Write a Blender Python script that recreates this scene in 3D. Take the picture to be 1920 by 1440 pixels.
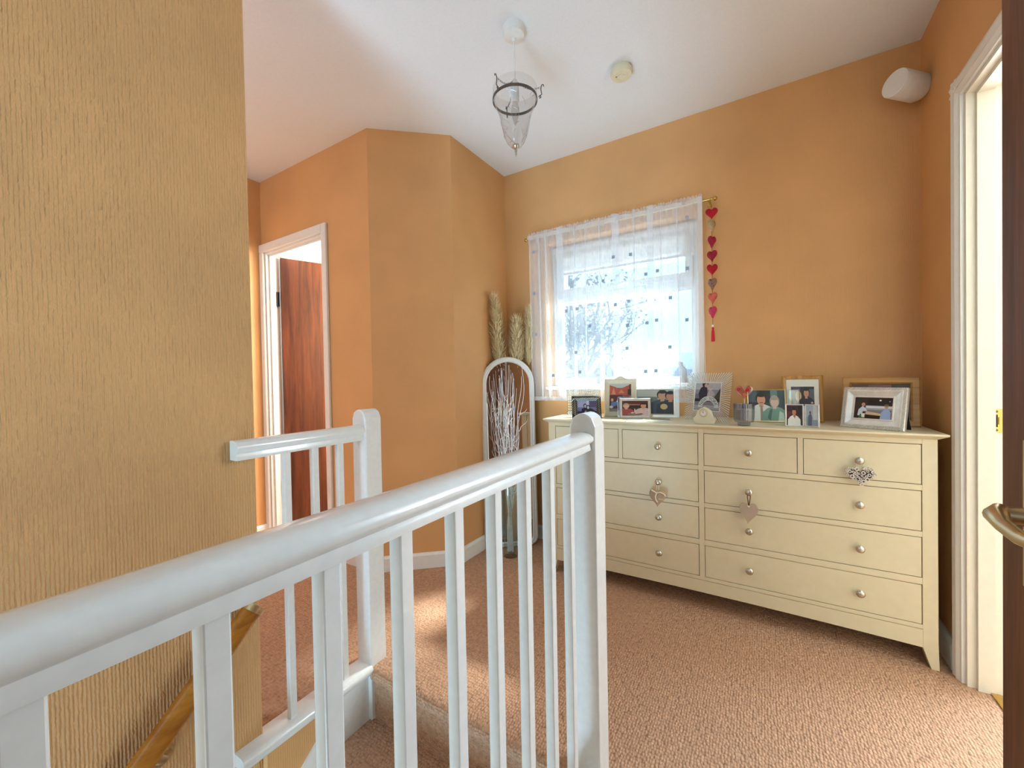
import bpy, math, random
from math import sin, cos, pi, radians, sqrt, atan2, hypot
from mathutils import Vector, Matrix
random.seed(7)
S = bpy.context.scene
C = S.collection
for o in list(bpy.data.objects): bpy.data.objects.remove(o)

# ---------------------------------------------------------------- camera
CF, CYAW, CPITCH, CROLL, CH = 760.575, 0.551693, -0.0142503, -0.0188617, 1.06
def cam_axes():
    F = Vector((-sin(CYAW)*cos(CPITCH), cos(CYAW)*cos(CPITCH), sin(CPITCH)))
    R = Vector((cos(CYAW), sin(CYAW), 0)); U = R.cross(F)
    c, s = cos(CROLL), sin(CROLL)
    return F, c*R + s*U, -s*R + c*U
AF, AR, AU = cam_axes()
cam = bpy.data.cameras.new('camera'); camo = bpy.data.objects.new('camera', cam); C.objects.link(camo)
camo.matrix_world = Matrix(((AR.x, AU.x, -AF.x, 0), (AR.y, AU.y, -AF.y, 0), (AR.z, AU.z, -AF.z, CH), (0, 0, 0, 1)))
cam.sensor_width = 36; cam.lens = CF/1920*36; cam.clip_start = 0.01; cam.clip_end = 300
S.camera = camo
def at(u, v, X=None, Y=None, Z=None):
    """photo pixel -> point on a plane X=, Y= or Z= (metres)"""
    r = AF + (u-960)/CF*AR - (v-720)/CF*AU
    t = X/r.x if X is not None else (Y/r.y if Y is not None else (Z-CH)/r.z)
    return Vector((0, 0, CH)) + r*t

# ---------------------------------------------------------------- world, sun, daylight of the neighbouring rooms, added fill lights
W = bpy.data.worlds.new('sky'); S.world = W; W.use_nodes = True
bg = W.node_tree.nodes['Background']; bg.inputs[0].default_value = (0.42, 0.74, 1.0, 1); bg.inputs[1].default_value = 1.45
sun = bpy.data.lights.new('sun', 'SUN'); sun.energy = 12.0; sun.angle = radians(7); sun.color = (1, .95, .86)
so = bpy.data.objects.new('sun', sun); C.objects.link(so)
so.rotation_euler = Vector((-0.25, -1.0, -1.15)).to_track_quat('-Z', 'Y').to_euler()
def daylight(name, loc, aim, sx, sy, power, col=(1, 1, 1)):
    l = bpy.data.lights.new(name, 'AREA'); l.shape = 'RECTANGLE'; l.size = sx; l.size_y = sy; l.energy = power; l.color = col
    o = bpy.data.objects.new(name, l); C.objects.link(o); o.location = loc
    o.rotation_euler = (Vector(aim)-Vector(loc)).to_track_quat('-Z', 'Z').to_euler()
daylight('bedroom_fill_light', (0.2, -3.3, 1.5), (.2, 2, 1.5), 2.2, 1.4, 13, (.62, .83, 1.0))  # unseen fill light added behind the camera to lift the interior
daylight('side_room_window_daylight', (1.65, 2.5, 1.5), (1.65, 0, 1.5), 1.7, 1.3, 86, (.66, .85, 1.0))
daylight('lower_hall_fill_light', (-.85, -2.5, -1.9), (-.85, .4, 1.2), .9, 1.9, 58, (.40, .72, 1.0))  # unseen light added down the stairwell to brighten ceiling and newels
daylight('corridor_window_daylight', (-2.15, -.55, 1.45), (-2.15, 2, 1.45), .9, 1.2, 7.0, (.56, .80, 1.0))
daylight('bathroom_window_daylight', (-2.2, 2.52, 1.6), (-2.3, 1.2, 1.5), .9, 1.0, 40, (.9, .96, 1))
S.view_settings.view_transform = 'Standard'; S.view_settings.look = 'None'
S.view_settings.exposure = 1.08; S.view_settings.gamma = 1.0; S.view_settings.use_curve_mapping = False

# ---------------------------------------------------------------- materials
def lin(c): return c/12.92 if c <= .04045 else ((c+.055)/1.055)**2.4
def hexc(h): return tuple(lin(int(h[i:i+2], 16)/255) for i in (0, 2, 4)) + (1,)
def new_mat(name):
    m = bpy.data.materials.new(name); m.use_nodes = True
    return m, m.node_tree, m.node_tree.nodes['Principled BSDF']
def ramp(nt, fac, stops):
    r = nt.nodes.new('ShaderNodeValToRGB'); el = r.color_ramp.elements
    while len(el) < len(stops): el.new(.5)
    for e, (p, c) in zip(el, stops): e.position = p; e.color = c
    nt.links.new(fac, r.inputs[0]); return r.outputs[0]
def coords(nt, scale=(1, 1, 1), rot=(0, 0, 0)):
    t = nt.nodes.new('ShaderNodeTexCoord'); mp = nt.nodes.new('ShaderNodeMapping')
    mp.inputs['Scale'].default_value = scale; mp.inputs['Rotation'].default_value = rot
    nt.links.new(t.outputs['Object'], mp.inputs[0]); return mp.outputs[0]
def tex(nt, kind, vec, **kw):
    n = nt.nodes.new('ShaderNodeTex'+kind)
    for k, v in kw.items():
        if k in n.inputs: n.inputs[k].default_value = v
        else: setattr(n, k, v)
    nt.links.new(vec, n.inputs['Vector']); return n
def bump(nt, b, height, strength, dist):
    n = nt.nodes.new('ShaderNodeBump'); n.inputs['Strength'].default_value = strength; n.inputs['Distance'].default_value = dist
    nt.links.new(height, n.inputs['Height']); nt.links.new(n.outputs[0], b.inputs['Normal'])
def math_(nt, op, a, b):
    n = nt.nodes.new('ShaderNodeMath'); n.operation = op
    for i, x in enumerate((a, b)):
        if isinstance(x, (int, float)): n.inputs[i].default_value = x
        else: nt.links.new(x, n.inputs[i])
    return n.outputs[0]
def plain(name, h, rough=.5, metal=0, noise=.04, bmp=0, scale=40, coat=0):
    m, nt, b = new_mat(name); c = hexc(h)
    b.inputs['Roughness'].default_value = rough; b.inputs['Metallic'].default_value = metal
    b.inputs['Coat Weight'].default_value = coat
    v = coords(nt); n = tex(nt, 'Noise', v, Scale=scale, Detail=4.0)
    lo = tuple(x*(1-noise) for x in c[:3])+(1,); hi = tuple(min(1, x*(1+noise)) for x in c[:3])+(1,)
    nt.links.new(ramp(nt, n.outputs[0], [(.3, lo), (.7, hi)]), b.inputs['Base Color'])
    if bmp: bump(nt, b, n.outputs[0], bmp, .002)
    return m
def wallpaper(name, h, ang, rib=.16):
    m, nt, b = new_mat(name); c = hexc(h); b.inputs['Roughness'].default_value = .62
    b.inputs['Specular IOR Level'].default_value = .3
    v = coords(nt, (1, 1, .22), (0, 0, ang))
    v2 = coords(nt, (1, 1, 1), (0, 0, ang))
    w = tex(nt, 'Wave', v2, Scale=46.0, Distortion=1.5, Detail=2.0, bands_direction='X'); w.inputs['Detail Scale'].default_value = 3.0
    n = tex(nt, 'Noise', v, Scale=170.0, Detail=3.0)
    n2 = tex(nt, 'Noise', v2, Scale=3.0, Detail=3.0)
    hgt = math_(nt, 'ADD', math_(nt, 'MULTIPLY', w.outputs[1], .42), math_(nt, 'MULTIPLY', n.outputs[0], 1.3))
    lo = tuple(x*.93 for x in c[:3])+(1,); hi = tuple(x*1.06 for x in c[:3])+(1,)
    nt.links.new(ramp(nt, n2.outputs[0], [(.3, lo), (.7, hi)]), b.inputs['Base Color'])
    bump(nt, b, hgt, rib, .004)
    return m
def carpet(name, h):
    m, nt, b = new_mat(name); c = hexc(h); b.inputs['Roughness'].default_value = .95
    b.inputs['Specular IOR Level'].default_value = .1
    v = coords(nt, (1, .72, 1)); vo = tex(nt, 'Voronoi', v, Scale=125.0, Randomness=.55)
    n = tex(nt, 'Noise', coords(nt), Scale=55.0, Detail=3.0)
    k = tuple(x*.45 for x in c[:3])+(1,); hi = tuple(x*1.12 for x in c[:3])+(1,)
    col = ramp(nt, vo.outputs['Distance'], [(.18, hi), (.62, c), (.95, k)])
    mix = nt.nodes.new('ShaderNodeMix'); mix.data_type = 'RGBA'; mix.blend_type = 'MULTIPLY'; mix.inputs[0].default_value = .55
    nt.links.new(col, mix.inputs[6]); nt.links.new(ramp(nt, n.outputs[0], [(.3, (.68, .66, .64, 1)), (.7, (1.1, 1.1, 1.1, 1))]), mix.inputs[7])
    nt.links.new(mix.outputs[2], b.inputs['Base Color'])
    inv = math_(nt, 'SUBTRACT', 1.0, vo.outputs['Distance']); bump(nt, b, inv, .9, .006)
    return m
def wood(name, c1, c2, scale=9, rough=.35, axis=2, rot=(0, 0, 0)):
    m, nt, b = new_mat(name); b.inputs['Roughness'].default_value = rough
    sc = [1, 1, 1]; sc[axis] = .06
    v = coords(nt, tuple(x*scale for x in sc), rot); n = tex(nt, 'Noise', v, Scale=3.0, Detail=6.0, Distortion=.6)
    f = tex(nt, 'Noise', v, Scale=24.0, Detail=4.0)
    a = math_(nt, 'ADD', math_(nt, 'MULTIPLY', n.outputs[0], .75), math_(nt, 'MULTIPLY', f.outputs[0], .25))
    nt.links.new(ramp(nt, a, [(.32, hexc(c1)), (.66, hexc(c2))]), b.inputs['Base Color'])
    bump(nt, b, f.outputs[0], .08, .001)
    return m
def glassy(name, tint='ffffff', clear=.85, rough=.03, facet=False):
    m, nt, b = new_mat(name); nt.nodes.remove(b); out = nt.nodes['Material Output']
    t = nt.nodes.new('ShaderNodeBsdfTransparent'); t.inputs[0].default_value = hexc(tint)
    g = nt.nodes.new('ShaderNodeBsdfGlossy'); g.inputs['Roughness'].default_value = rough
    lw = nt.nodes.new('ShaderNodeLayerWeight'); lw.inputs[0].default_value = .5
    fr = math_(nt, 'ADD', math_(nt, 'MULTIPLY', math_(nt, 'POWER', lw.outputs['Facing'], 4.0), .8), .035)
    mx = nt.nodes.new('ShaderNodeMixShader'); nt.links.new(math_(nt, 'ADD', fr, 1-clear), mx.inputs[0])
    nt.links.new(t.outputs[0], mx.inputs[1]); nt.links.new(g.outputs[0], mx.inputs[2]); nt.links.new(mx.outputs[0], out.inputs[0])
    return m
def sheer(name, col, see, back=.34):
    m, nt, b = new_mat(name); nt.nodes.remove(b); out = nt.nodes['Material Output']
    d = nt.nodes.new('ShaderNodeBsdfDiffuse'); tl = nt.nodes.new('ShaderNodeBsdfTranslucent'); tr = nt.nodes.new('ShaderNodeBsdfTransparent')
    d.inputs[0].default_value = col; tl.inputs[0].default_value = col
    a = nt.nodes.new('ShaderNodeMixShader'); a.inputs[0].default_value = back
    nt.links.new(d.outputs[0], a.inputs[1]); nt.links.new(tl.outputs[0], a.inputs[2])
    n = tex(nt, 'Noise', coords(nt, (1, 1, .1)), Scale=220.0, Detail=2.0)
    k = nt.nodes.new('ShaderNodeMixShader'); nt.links.new(math_(nt, 'ADD', math_(nt, 'MULTIPLY', n.outputs[0], .12), see-.06), k.inputs[0])
    nt.links.new(a.outputs[0], k.inputs[1]); nt.links.new(tr.outputs[0], k.inputs[2]); nt.links.new(k.outputs[0], out.inputs[0])
    return m
WALLC = 'dfaa72'
M = {
 'wall_x': wallpaper('peach_wallpaper_facing_x', WALLC, 0),
 'wall_y': wallpaper('peach_wallpaper_facing_y', WALLC, radians(90)),
 'wall_stair': wallpaper('peach_ribbed_wallpaper', WALLC, radians(90), 1.0),
 'wall_d': wallpaper('peach_wallpaper_diagonal', WALLC, radians(-42)),
 'ceiling': plain('ceiling_paint', 'f2f3f5', .85, 0, .02, .15, 120),
 'cream_wall': plain('cream_paint', 'eee6d3', .7),
 'white': plain('white_gloss_paint', 'eceae6', .22, 0, .03, .12, 60, .3),
 'trim': plain('white_satin_paint', 'f0eee9', .35, 0, .02),
 'jamb': plain('cream_satin_paint', 'efe8d8', .4, 0, .02),
 'carpet': carpet('beige_loop_carpet', 'cb9f80'),
 'chest': plain('cream_lacquer', 'e0d3b2', .38, 0, .02),
 'nickel': plain('brushed_nickel', 'c9c5ba', .28, 1, .04),
 'brass': plain('brass', 'c9a862', .22, 1, .06),
 'brass_dull': plain('aged_brass', 'd6c49c', .32, 1, .1),
 'black': plain('black_card', '14120f', .6),
 'iron': plain('dark_iron', '6b6258', .4, .8),
 'blackmetal': plain('black_metal', '141a16', .4, .5),
 'mahogany': wood('red_mahogany_veneer', '35160a', '6e381d', 10, .4),
 'sapele': wood('dark_sapele_veneer', '4e2813', '84502b', 14, .55),
 'pine': wood('varnished_pine', '9c5a18', 'c5822f', 12, .25, 1),
 'oak': wood('honey_oak', '9a6a2c', 'd4a05a', 16, .35, 0),
 'oakv': wood('honey_oak_upright', '9a6a2c', 'd4a05a', 16, .35, 2),
 'gold': plain('gold_edge', 'd8bf8a', .3, .8),
 'silver': plain('silver', 'e4e2de', .3, .55, .08),
 'pewter': plain('pewter', 'a9a294', .35, .8, .15),
 'cream': plain('cream_ceramic', 'e4ddc3', .3),
 'mat': plain('white_mount', 'eeeae0', .7),
 'mirror': plain('mirror_silvering', 'f2f2f2', .01, 1, 0),
 'glass': glassy('window_glass', 'f4fbff', .97),
 'crystal': glassy('clear_glass', 'f2fafa', .94, .08),
 'crystal_ridge': sheer('cut_glass', (.97, .98, .99, 1), .1),
 'bluegl': glassy('blue_grey_glass', 'dbe2ee', .93, .06),
 'pinkgl': glassy('pink_glass', 'f8d6d2', .9, .08),
 'wax': plain('candle_wax', 'e6d8b6', .6),
 'net': sheer('white_net', (.97, .98, 1, 1), .60, .05),
 'net2': sheer('net_square_backlit_shade', (.42, .50, .62, 1), .1, .1),  # white squares, their backlit darkness put into the colour
 'hem': sheer('white_net_hem', (.95, .95, .97, 1), .55, .15),
 'blind': sheer('white_blind', (.92, .91, .90, 1), .02),
 'upvc': plain('upvc_sky_tint', 'dfe9f1', .3),  # white plastic with the blue of sky backlight mixed into its colour
 'red': plain('red_felt', 'b5122a', .9, 0, .15), 'crimson': plain('crimson_felt', 'a02038', .9, 0, .25),
 'pink': plain('pink_felt', 'c83a5c', .9, 0, .2), 'coral': plain('coral_felt', 'cc6450', .9, 0, .2),
 'beige': plain('beige_fabric', 'b49c74', .9, 0, .25, .3, 200), 'print': plain('printed_fabric', '8d6a58', .9, 0, .9, 0, 260),
 'cordbr': plain('brown_cord', '5a2418', .8), 'tassel': plain('red_silk', 'd01c28', .6), 'pearl': plain('pearl', 'f2eee6', .2),
 'taupe': plain('taupe_ceramic', 'b9a390', .5), 'linen': plain('taupe_linen', 'b89c82', .9, 0, .08, .4, 300), 'ribbon': plain('cream_ribbon', 'ece0c4', .6),
 'ring': plain('pale_wood_ring', 'd9cfc6', .6), 'ringdark': plain('dark_bead', '4c4440', .6),
 'plastic': plain('white_plastic', 'f0eeea', .4), 'plastic_old': plain('yellowed_plastic', 'e8dfbf', .45), 'grille': plain('pale_grille', 'efedea', .8, 0, .12, .3, 600),
 'twig': plain('whitewashed_twig', 'f4f4f2', .7, 0, .15), 'pampas': plain('dry_pampas', 'ffdfae', .95, 0, .15, 0, 90), 'stem': plain('dry_stem', 'a98f58', .9),
 'bark': plain('grey_bark', '54606a', .9), 'roof': plain('slate_roof', '6f7f90', .9, 0, .15, 0, 4), 'brickw': plain('house_render', 'b9c4cc', .9), 'grass': plain('pale_bounce_ground', 'dcdcd8', .95, 0, .2, 0, 3), 'hedge': plain('hedge_green', '4d6050', .95, 0, .3, .3, 12),  # outdoor ground coloured pale to reflect daylight up to the ceiling
 'figure': plain('grey_resin', '8d949c', .6), 'bulb': glassy('bulb_glass', 'f6f4f2', .97, .05), 'etched': glassy('etched_mark', 'dcdad6', .5, .4), 'lampglass': glassy('lamp_glass', 'f4f3f2', .985, .05),
}
_col = {}
def pc(h):
    if h not in _col: _col[h] = plain('print_'+h, h, .35, 0, .06, 0, 300)
    return _col[h]

# ---------------------------------------------------------------- mesh helpers
class MB:
    def __init__(s): s.v, s.f, s.mi = [], [], []
    def add(s, vs, fs, mi=0):
        n = len(s.v); s.v += [tuple(v) for v in vs]; s.f += [tuple(i+n for i in f) for f in fs]; s.mi += [mi]*len(fs); return s
    def box(s, x0, x1, y0, y1, z0, z1, mi=0):
        v = [(x, y, z) for z in (z0, z1) for y in (y0, y1) for x in (x0, x1)]
        return s.add(v, [(0, 2, 3, 1), (4, 5, 7, 6), (0, 1, 5, 4), (2, 6, 7, 3), (0, 4, 6, 2), (1, 3, 7, 5)], mi)
    def prism(s, poly, d0, d1, axis='x', mi=0):
        fn = {'x': lambda a, b, d: (d, a, b), 'y': lambda a, b, d: (a, d, b), 'z': lambda a, b, d: (a, b, d)}[axis]
        n = len(poly); v = [fn(a, b, d0) for a, b in poly] + [fn(a, b, d1) for a, b in poly]
        return s.add(v, [tuple(range(n-1, -1, -1)), tuple(range(n, 2*n))] + [(i, (i+1) % n, (i+1) % n+n, i+n) for i in range(n)], mi)
    def tube(s, pts, r, n=8, mi=0, cap=True):
        pts = [Vector(p) for p in pts]; m = len(pts)
        rs = r if isinstance(r, (list, tuple)) else [r]*m
        up = None; v = []; f = []
        for i, p in enumerate(pts):
            t = (pts[min(i+1, m-1)]-pts[max(i-1, 0)])
            t = t.normalized() if t.length > 1e-9 else Vector((0, 0, 1))
            if up is None:
                up = Vector((0, 0, 1)) if abs(t.z) < .9 else Vector((1, 0, 0))
            a = t.cross(up)
            if a.length < 1e-6: a = t.orthogonal()
            a.normalize(); up = a.cross(t).normalized()
            for k in range(n):
                q = 2*pi*k/n; v.append(p+rs[i]*(cos(q)*a+sin(q)*up))
        for i in range(m-1):
            for k in range(n):
                f.append((i*n+k, i*n+(k+1) % n, (i+1)*n+(k+1) % n, (i+1)*n+k))
        if cap: f += [tuple(range(n-1, -1, -1)), tuple(range((m-1)*n, m*n))]
        return s.add(v, f, mi)
    def lathe(s, prof, c=(0, 0, 0), n=20, axis='z', mi=0, sx=1, sy=1):
        v = []; f = []
        for r, h in prof:
            for k in range(n):
                q = 2*pi*k/n; a, b = r*cos(q)*sx, r*sin(q)*sy
                p = {'z': (a, b, h), '-y': (a, -h, b), '-x': (-h, a, b)}[axis]
                v.append((p[0]+c[0], p[1]+c[1], p[2]+c[2]))
        for i in range(len(prof)-1):
            for k in range(n): f.append((i*n+k, i*n+(k+1) % n, (i+1)*n+(k+1) % n, (i+1)*n+k))
        f += [tuple(range(n-1, -1, -1)), tuple(range((len(prof)-1)*n, len(prof)*n))]
        return s.add(v, f, mi)
    def ball(s, c, r, n=10, mi=0, sx=1, sy=1, sz=1):
        return s.lathe([(max(r*sin(pi*i/n), r*.02), -r*cos(pi*i/n)*sz) for i in range(n+1)], c, n+2, 'z', mi, sx, sy)
    def xf(s, mat): s.v = [tuple(mat @ Vector(p)) for p in s.v]; return s
    def build(s, name, mats, parent=None, smooth=False, bevel=0, seg=2, world=False):
        me = bpy.data.meshes.new(name); me.from_pydata(s.v, [], s.f)
        if not isinstance(mats, (list, tuple)): mats = [mats]
        for m in mats: me.materials.append(M[m] if isinstance(m, str) else m)
        for p, i in zip(me.polygons, s.mi): p.material_index = i; p.use_smooth = smooth
        import bmesh
        b = bmesh.new(); b.from_mesh(me); bmesh.ops.recalc_face_normals(b, faces=b.faces); b.to_mesh(me); b.free()
        if smooth:
            try: me.set_sharp_from_angle(angle=radians(42))
            except Exception: pass
        o = bpy.data.objects.new(name, me); C.objects.link(o)
        if parent is not None:
            o.parent = parent
            if world: o.matrix_parent_inverse = pmat(parent).inverted()
        if bevel:
            md = o.modifiers.new('edge', 'BEVEL'); md.width = bevel; md.segments = seg; md.limit_method = 'ANGLE'; md.angle_limit = radians(35)
        return o
def pmat(o):
    m = Matrix.Translation(o.location) @ o.rotation_euler.to_matrix().to_4x4()
    return (pmat(o.parent) @ o.matrix_parent_inverse @ m) if o.parent else m
def tag(o, label, cat, group=None):
    o['label'] = label; o['category'] = cat
    if group: o['group'] = group
    return o
def struct(o, label=None):
    o['kind'] = 'structure'
    if label: o['label'] = label
    return o
def thing(name, label, cat, loc=(0, 0, 0), rot=(0, 0, 0), group=None):
    o = bpy.data.objects.new(name, None); o.empty_display_size = .05; C.objects.link(o); o.location = loc; o.rotation_euler = rot
    return tag(o, label, cat, group)
def shell(name, label, loc=(0, 0, 0)):
    o = bpy.data.objects.new(name, None); C.objects.link(o); o.location = loc; o.empty_display_size = .05
    return struct(o, label)
def copy_part(o, parent):
    c = o.copy(); C.objects.link(c); c.parent = parent
    return c

# ---------------------------------------------------------------- room shell
ZC = 2.44; XL = -1.488; XR = .578; YB = 2.366; YD = 1.5; XW = -1.285
YFAC = 2.62
# floor: landing carpet with the stairwell left open
m = MB().box(-3.05, 3.3, 1.05, YFAC, -.25, 0).box(-.36, 3.3, -3.5, 1.05, -.25, 0).box(-3.05, -1.308, -.6, 1.05, -.25, 0)
struct(m.build('floor', 'carpet'), 'beige looped carpet of the landing floor')
struct(MB().box(-4.3, 3.3, -3.5, YFAC, ZC, ZC+.12).build('ceiling', 'ceiling'), 'smooth white painted ceiling')
# window wall
WX0, WX1, WZ0, WZ1 = -1.19, -.282, 1.0, 1.923
m = MB().box(XL-.1, WX0, YB, YFAC, -.25, ZC).box(WX1, .75, YB, YFAC, -.25, ZC).box(WX0, WX1, YB, YFAC, -.25, WZ0-.02).box(WX0, WX1, YB, YFAC, WZ1, ZC)
struct(m.build('wall_back', 'wall_x'), 'peach wall around the curtained window')
# right wall with doorway
DY0, DY1, DZ = 1.16, 1.945, 1.975
m = MB().box(XR, XR+.12, DY1+.012, YB, -.25, ZC).box(XR, XR+.12, -.3, DY0-.012, -.25, ZC).box(XR, XR+.12, DY0-.012, DY1+.012, DZ+.012, ZC)
struct(m.build('wall_right', 'wall_y'), 'peach wall beside the open doorway')
# left return wall, chamfer, door wall, end wall
struct(MB().prism([(XL, 1.801), (XL, YB), (XL-.1, YB), (XL-.1, 1.84)], -.25, ZC, 'z').build('wall_left_return', 'wall_y'), 'bright peach wall between diagonal wall and window')
struct(MB().prism([(-1.826, YD), (XL, 1.801), (XL-.1, 1.84), (-1.87, YD+.1)], -.25, ZC, 'z').build('wall_diagonal', 'wall_d'), 'peach diagonal wall panel with seam')
LX0, LX1, LZ = -2.893, -2.236, 1.95
m = MB().box(LX1+.012, -1.826, YD, YD+.1, -.25, ZC).box(-3.05, LX0-.012, YD, YD+.1, -.25, ZC).box(LX0-.012, LX1+.012, YD, YD+.1, LZ+.012, ZC)
struct(m.build('wall_far', 'wall_x'), 'peach wall holding the narrow inner door')
struct(MB().box(-3.05, -2.935, -.6, YD, -.25, ZC).build('wall_corridor', 'wall_y'), 'peach end wall of the side corridor')
# stair wall
struct(MB().box(XW-.1, XW, -3.5, .622, -2.7, ZC).build('wall_left', 'wall_stair'), 'ribbed peach wallpaper wall beside the stairs')
struct(MB().box(-3.05, XW-.1, -.7, -.6, -.25, ZC).build('wall_corridor_end', 'wall_x'))
# apron walls of the stairwell
struct(MB().box(-1.308, -1.262, .622, .98, -2.7, -.028).build('wall_stairwell_left', 'wall_y'))
struct(MB().box(-.43, -.36, -3.5, 1.05, -2.7, -.012).build('wall_stairwell_right', 'cream_wall'))
struct(MB().box(-1.4, -.36, 1.05, 1.12, -2.7, -.25).build('wall_stairwell_end', 'cream_wall'))
struct(MB().box(-1.4, -.36, -3.5, 1.05, -2.8, -2.7).build('floor_lower_hall', 'carpet'))
# bedroom behind the camera, side room, bathroom
struct(MB().box(-4.3, 3.3, -3.6, -3.5, -2.8, ZC).build('wall_bedroom', 'cream_wall'))
struct(MB().box(.62, .7, -3.5, -.3, -.25, ZC).build('wall_bedroom_side', 'cream_wall'))
struct(MB().box(3.2, 3.3, -3.5, YFAC, -.25, ZC).build('wall_side_room', 'cream_wall'))
struct(MB().box(.75, 3.3, YFAC-.02, YFAC+.08, -.25, ZC).build('wall_side_room_window', 'cream_wall'))
struct(MB().box(XR+.12, 3.3, -.4, -.3, -.25, ZC).build('wall_side_room_near', 'cream_wall'))
struct(MB().box(-3.05, XL-.1, YFAC-.02, YFAC+.08, -.25, ZC).build('wall_bathroom_window', 'cream_wall'))
struct(MB().box(-3.15, -3.05, -.7, YFAC+.08, -.25, ZC).build('wall_bathroom_side', 'cream_wall'))
struct(MB().box(XL-.12, XL-.1, 1.9, YFAC, 0, ZC).build('wall_bathroom_inner', 'cream_wall'))

# baseboards
def base(name, x0, y0, x1, y1, nx, ny, h=.085, t=.016):
    m = MB(); d = Vector((x1-x0, y1-y0, 0)); L = d.length; a = atan2(d.y, d.x)
    side = 1 if (-d.y*nx+d.x*ny) > 0 else -1
    m.prism([(0, 0), (side*t, 0), (side*t, h-.012), (side*t*.4, h), (0, h)], 0, L, 'x')
    m.xf(Matrix.Translation((x0, y0, 0)) @ Matrix.Rotation(a, 4, 'Z'))
    return struct(m.build(name, 'trim'))
base('baseboard_left_return', XL, 1.801, XL, YB, 1, 0)
base('baseboard_diagonal', -1.826, YD, XL, 1.801, .67, -.75)
base('baseboard_far', LX1+.05, YD, -1.826, YD, 0, -1)
base('baseboard_back', XL, YB, XR, YB, 0, -1)
base('baseboard_right', XR, 2.012, XR, YB, -1, 0, .1)
base('baseboard_corridor', -2.935, -.6, -2.935, YD, 1, 0)

# ---------------------------------------------------------------- window
win = shell('window_1', 'white framed window with fanlight behind the net curtain', (-.736, 2.49, WZ0))
YF0, YF1 = 2.49, 2.55
def ringbox(m, x0, x1, z0, z1, b, y0, y1):
    m.box(x0, x1, y0, y1, z0, z0+b).box(x0, x1, y0, y1, z1-b, z1).box(x0, x0+b, y0, y1, z0+b, z1-b).box(x1-b, x1, y0, y1, z0+b, z1-b); return m
m = ringbox(MB(), WX0, WX1, WZ0, WZ1, .04, YF0, YFAC-.04); m.box(WX0+.04, WX1-.04, YF0, YFAC-.04, 1.555, 1.60)
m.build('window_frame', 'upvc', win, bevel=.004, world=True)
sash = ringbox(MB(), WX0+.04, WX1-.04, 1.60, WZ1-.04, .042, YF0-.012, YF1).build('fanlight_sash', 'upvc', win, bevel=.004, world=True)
MB().box(WX0+.08, WX1-.08, 2.515, 2.519, 1.64, WZ1-.08).build('pane', 'glass', sash, world=True)
m = MB().box(-.80, -.77, YF0-.03, YF0-.008, 1.612, 1.628); m.tube([(-.785, YF0-.03, 1.62), (-.74, YF0-.04, 1.618), (-.68, YF0-.04, 1.63)], .007, 6)
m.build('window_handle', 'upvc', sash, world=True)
m = MB(); ringbox(m, WX0+.035, WX1-.035, WZ0+.035, 1.56, .018, YF0+.012, YF1)
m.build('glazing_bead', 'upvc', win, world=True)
MB().box(WX0+.05, WX1-.05, 2.521, 2.525, WZ0+.05, 1.55).build('pane', 'glass', win, world=True)
MB().box(WX0-.0, WX1+.0, YB-.02, YF0, WZ0-.02, WZ0).build('window_sill', 'trim', win, bevel=.004, world=True)

# roller blind drawn part way
bl = thing('roller_blind', 'white roller blind pulled a little way down behind the net curtain', 'blind', (-.736, 2.47, 1.9))
MB().box(WX0+.008, WX1-.008, 2.468, 2.470, 1.738, 1.9).build('blind_fabric', 'blind', bl, world=True)
MB().tube([(WX0+.006, 2.469, 1.9), (WX1-.006, 2.469, 1.9)], .02, 14).build('roller_tube', 'blind', bl, True, world=True)
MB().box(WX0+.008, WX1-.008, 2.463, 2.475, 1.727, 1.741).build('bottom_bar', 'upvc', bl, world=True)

# ---------------------------------------------------------------- curtain rod and net curtain
YR, ZR = 2.306, 1.951
rod = thing('curtain_rod', 'thin brass curtain rod with ball ends above the window', 'curtain rod', (-.74, YR, ZR))
MB().tube([(-1.285, YR, ZR), (-.20, YR, ZR)], .0055, 10).build('pole', 'brass', rod, True, world=True)
for x, sg in ((-1.285, -1), (-.20, 1)):
    MB().ball((x+sg*.006, YR, ZR), .0115, 10).build('finial', 'brass', rod, True, world=True)
for x in (-1.272, -.222):
    MB().box(x-.004, x+.004, YR+.004, YB, ZR-.004, ZR+.004).box(x-.010, x+.010, YB-.004, YB, ZR-.018, ZR+.018).build('bracket', 'brass', rod, world=True)
YK = YR-.006
def cloth_path():
    pts = []; x = -1.27; ph = 0; rnd = random.Random(3)
    pleats = [(-1.052, .046), (-.955, .008), (-.885, .006), (-.80, .007), (-.705, .042), (-.60, .007), (-.51, .034), (-.455, .006), (-1.15, .012), (-1.20, .012), (-.375, .006)]
    while x < -.248:
        hit = None
        for c, w in pleats:
            if c-w/2 <= x < c-w/2+.004: hit = (c, w)
        if hit:
            c, w = hit; y = 0
            pts += [(c-w/2, .002), (c, -.006), (c+w/2, -.008), (c+w/2+.002, -.003), (c, 0), (c-w/2, .001), (c-w/2-.002, .005), (c, .008), (c+w/2, .004)]
            x = c+w/2+.004; pleats.remove(hit)
        else:
            ph += .45+.2*rnd.random(); pts.append((x, .006*sin(ph)+.003*sin(ph*.37))); x += .004
    return pts
path = cloth_path()
def cloth_at(x):
    p = min(path, key=lambda q: abs(q[0]-x)+abs(q[1])*.01); return p[1]
cur = thing('net_curtain', 'sheer white net curtain with small woven squares over the window', 'curtain', (-.76, YK, 1.45))
m = MB(); rows = 26; zb, zt = .915, 1.985
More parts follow.
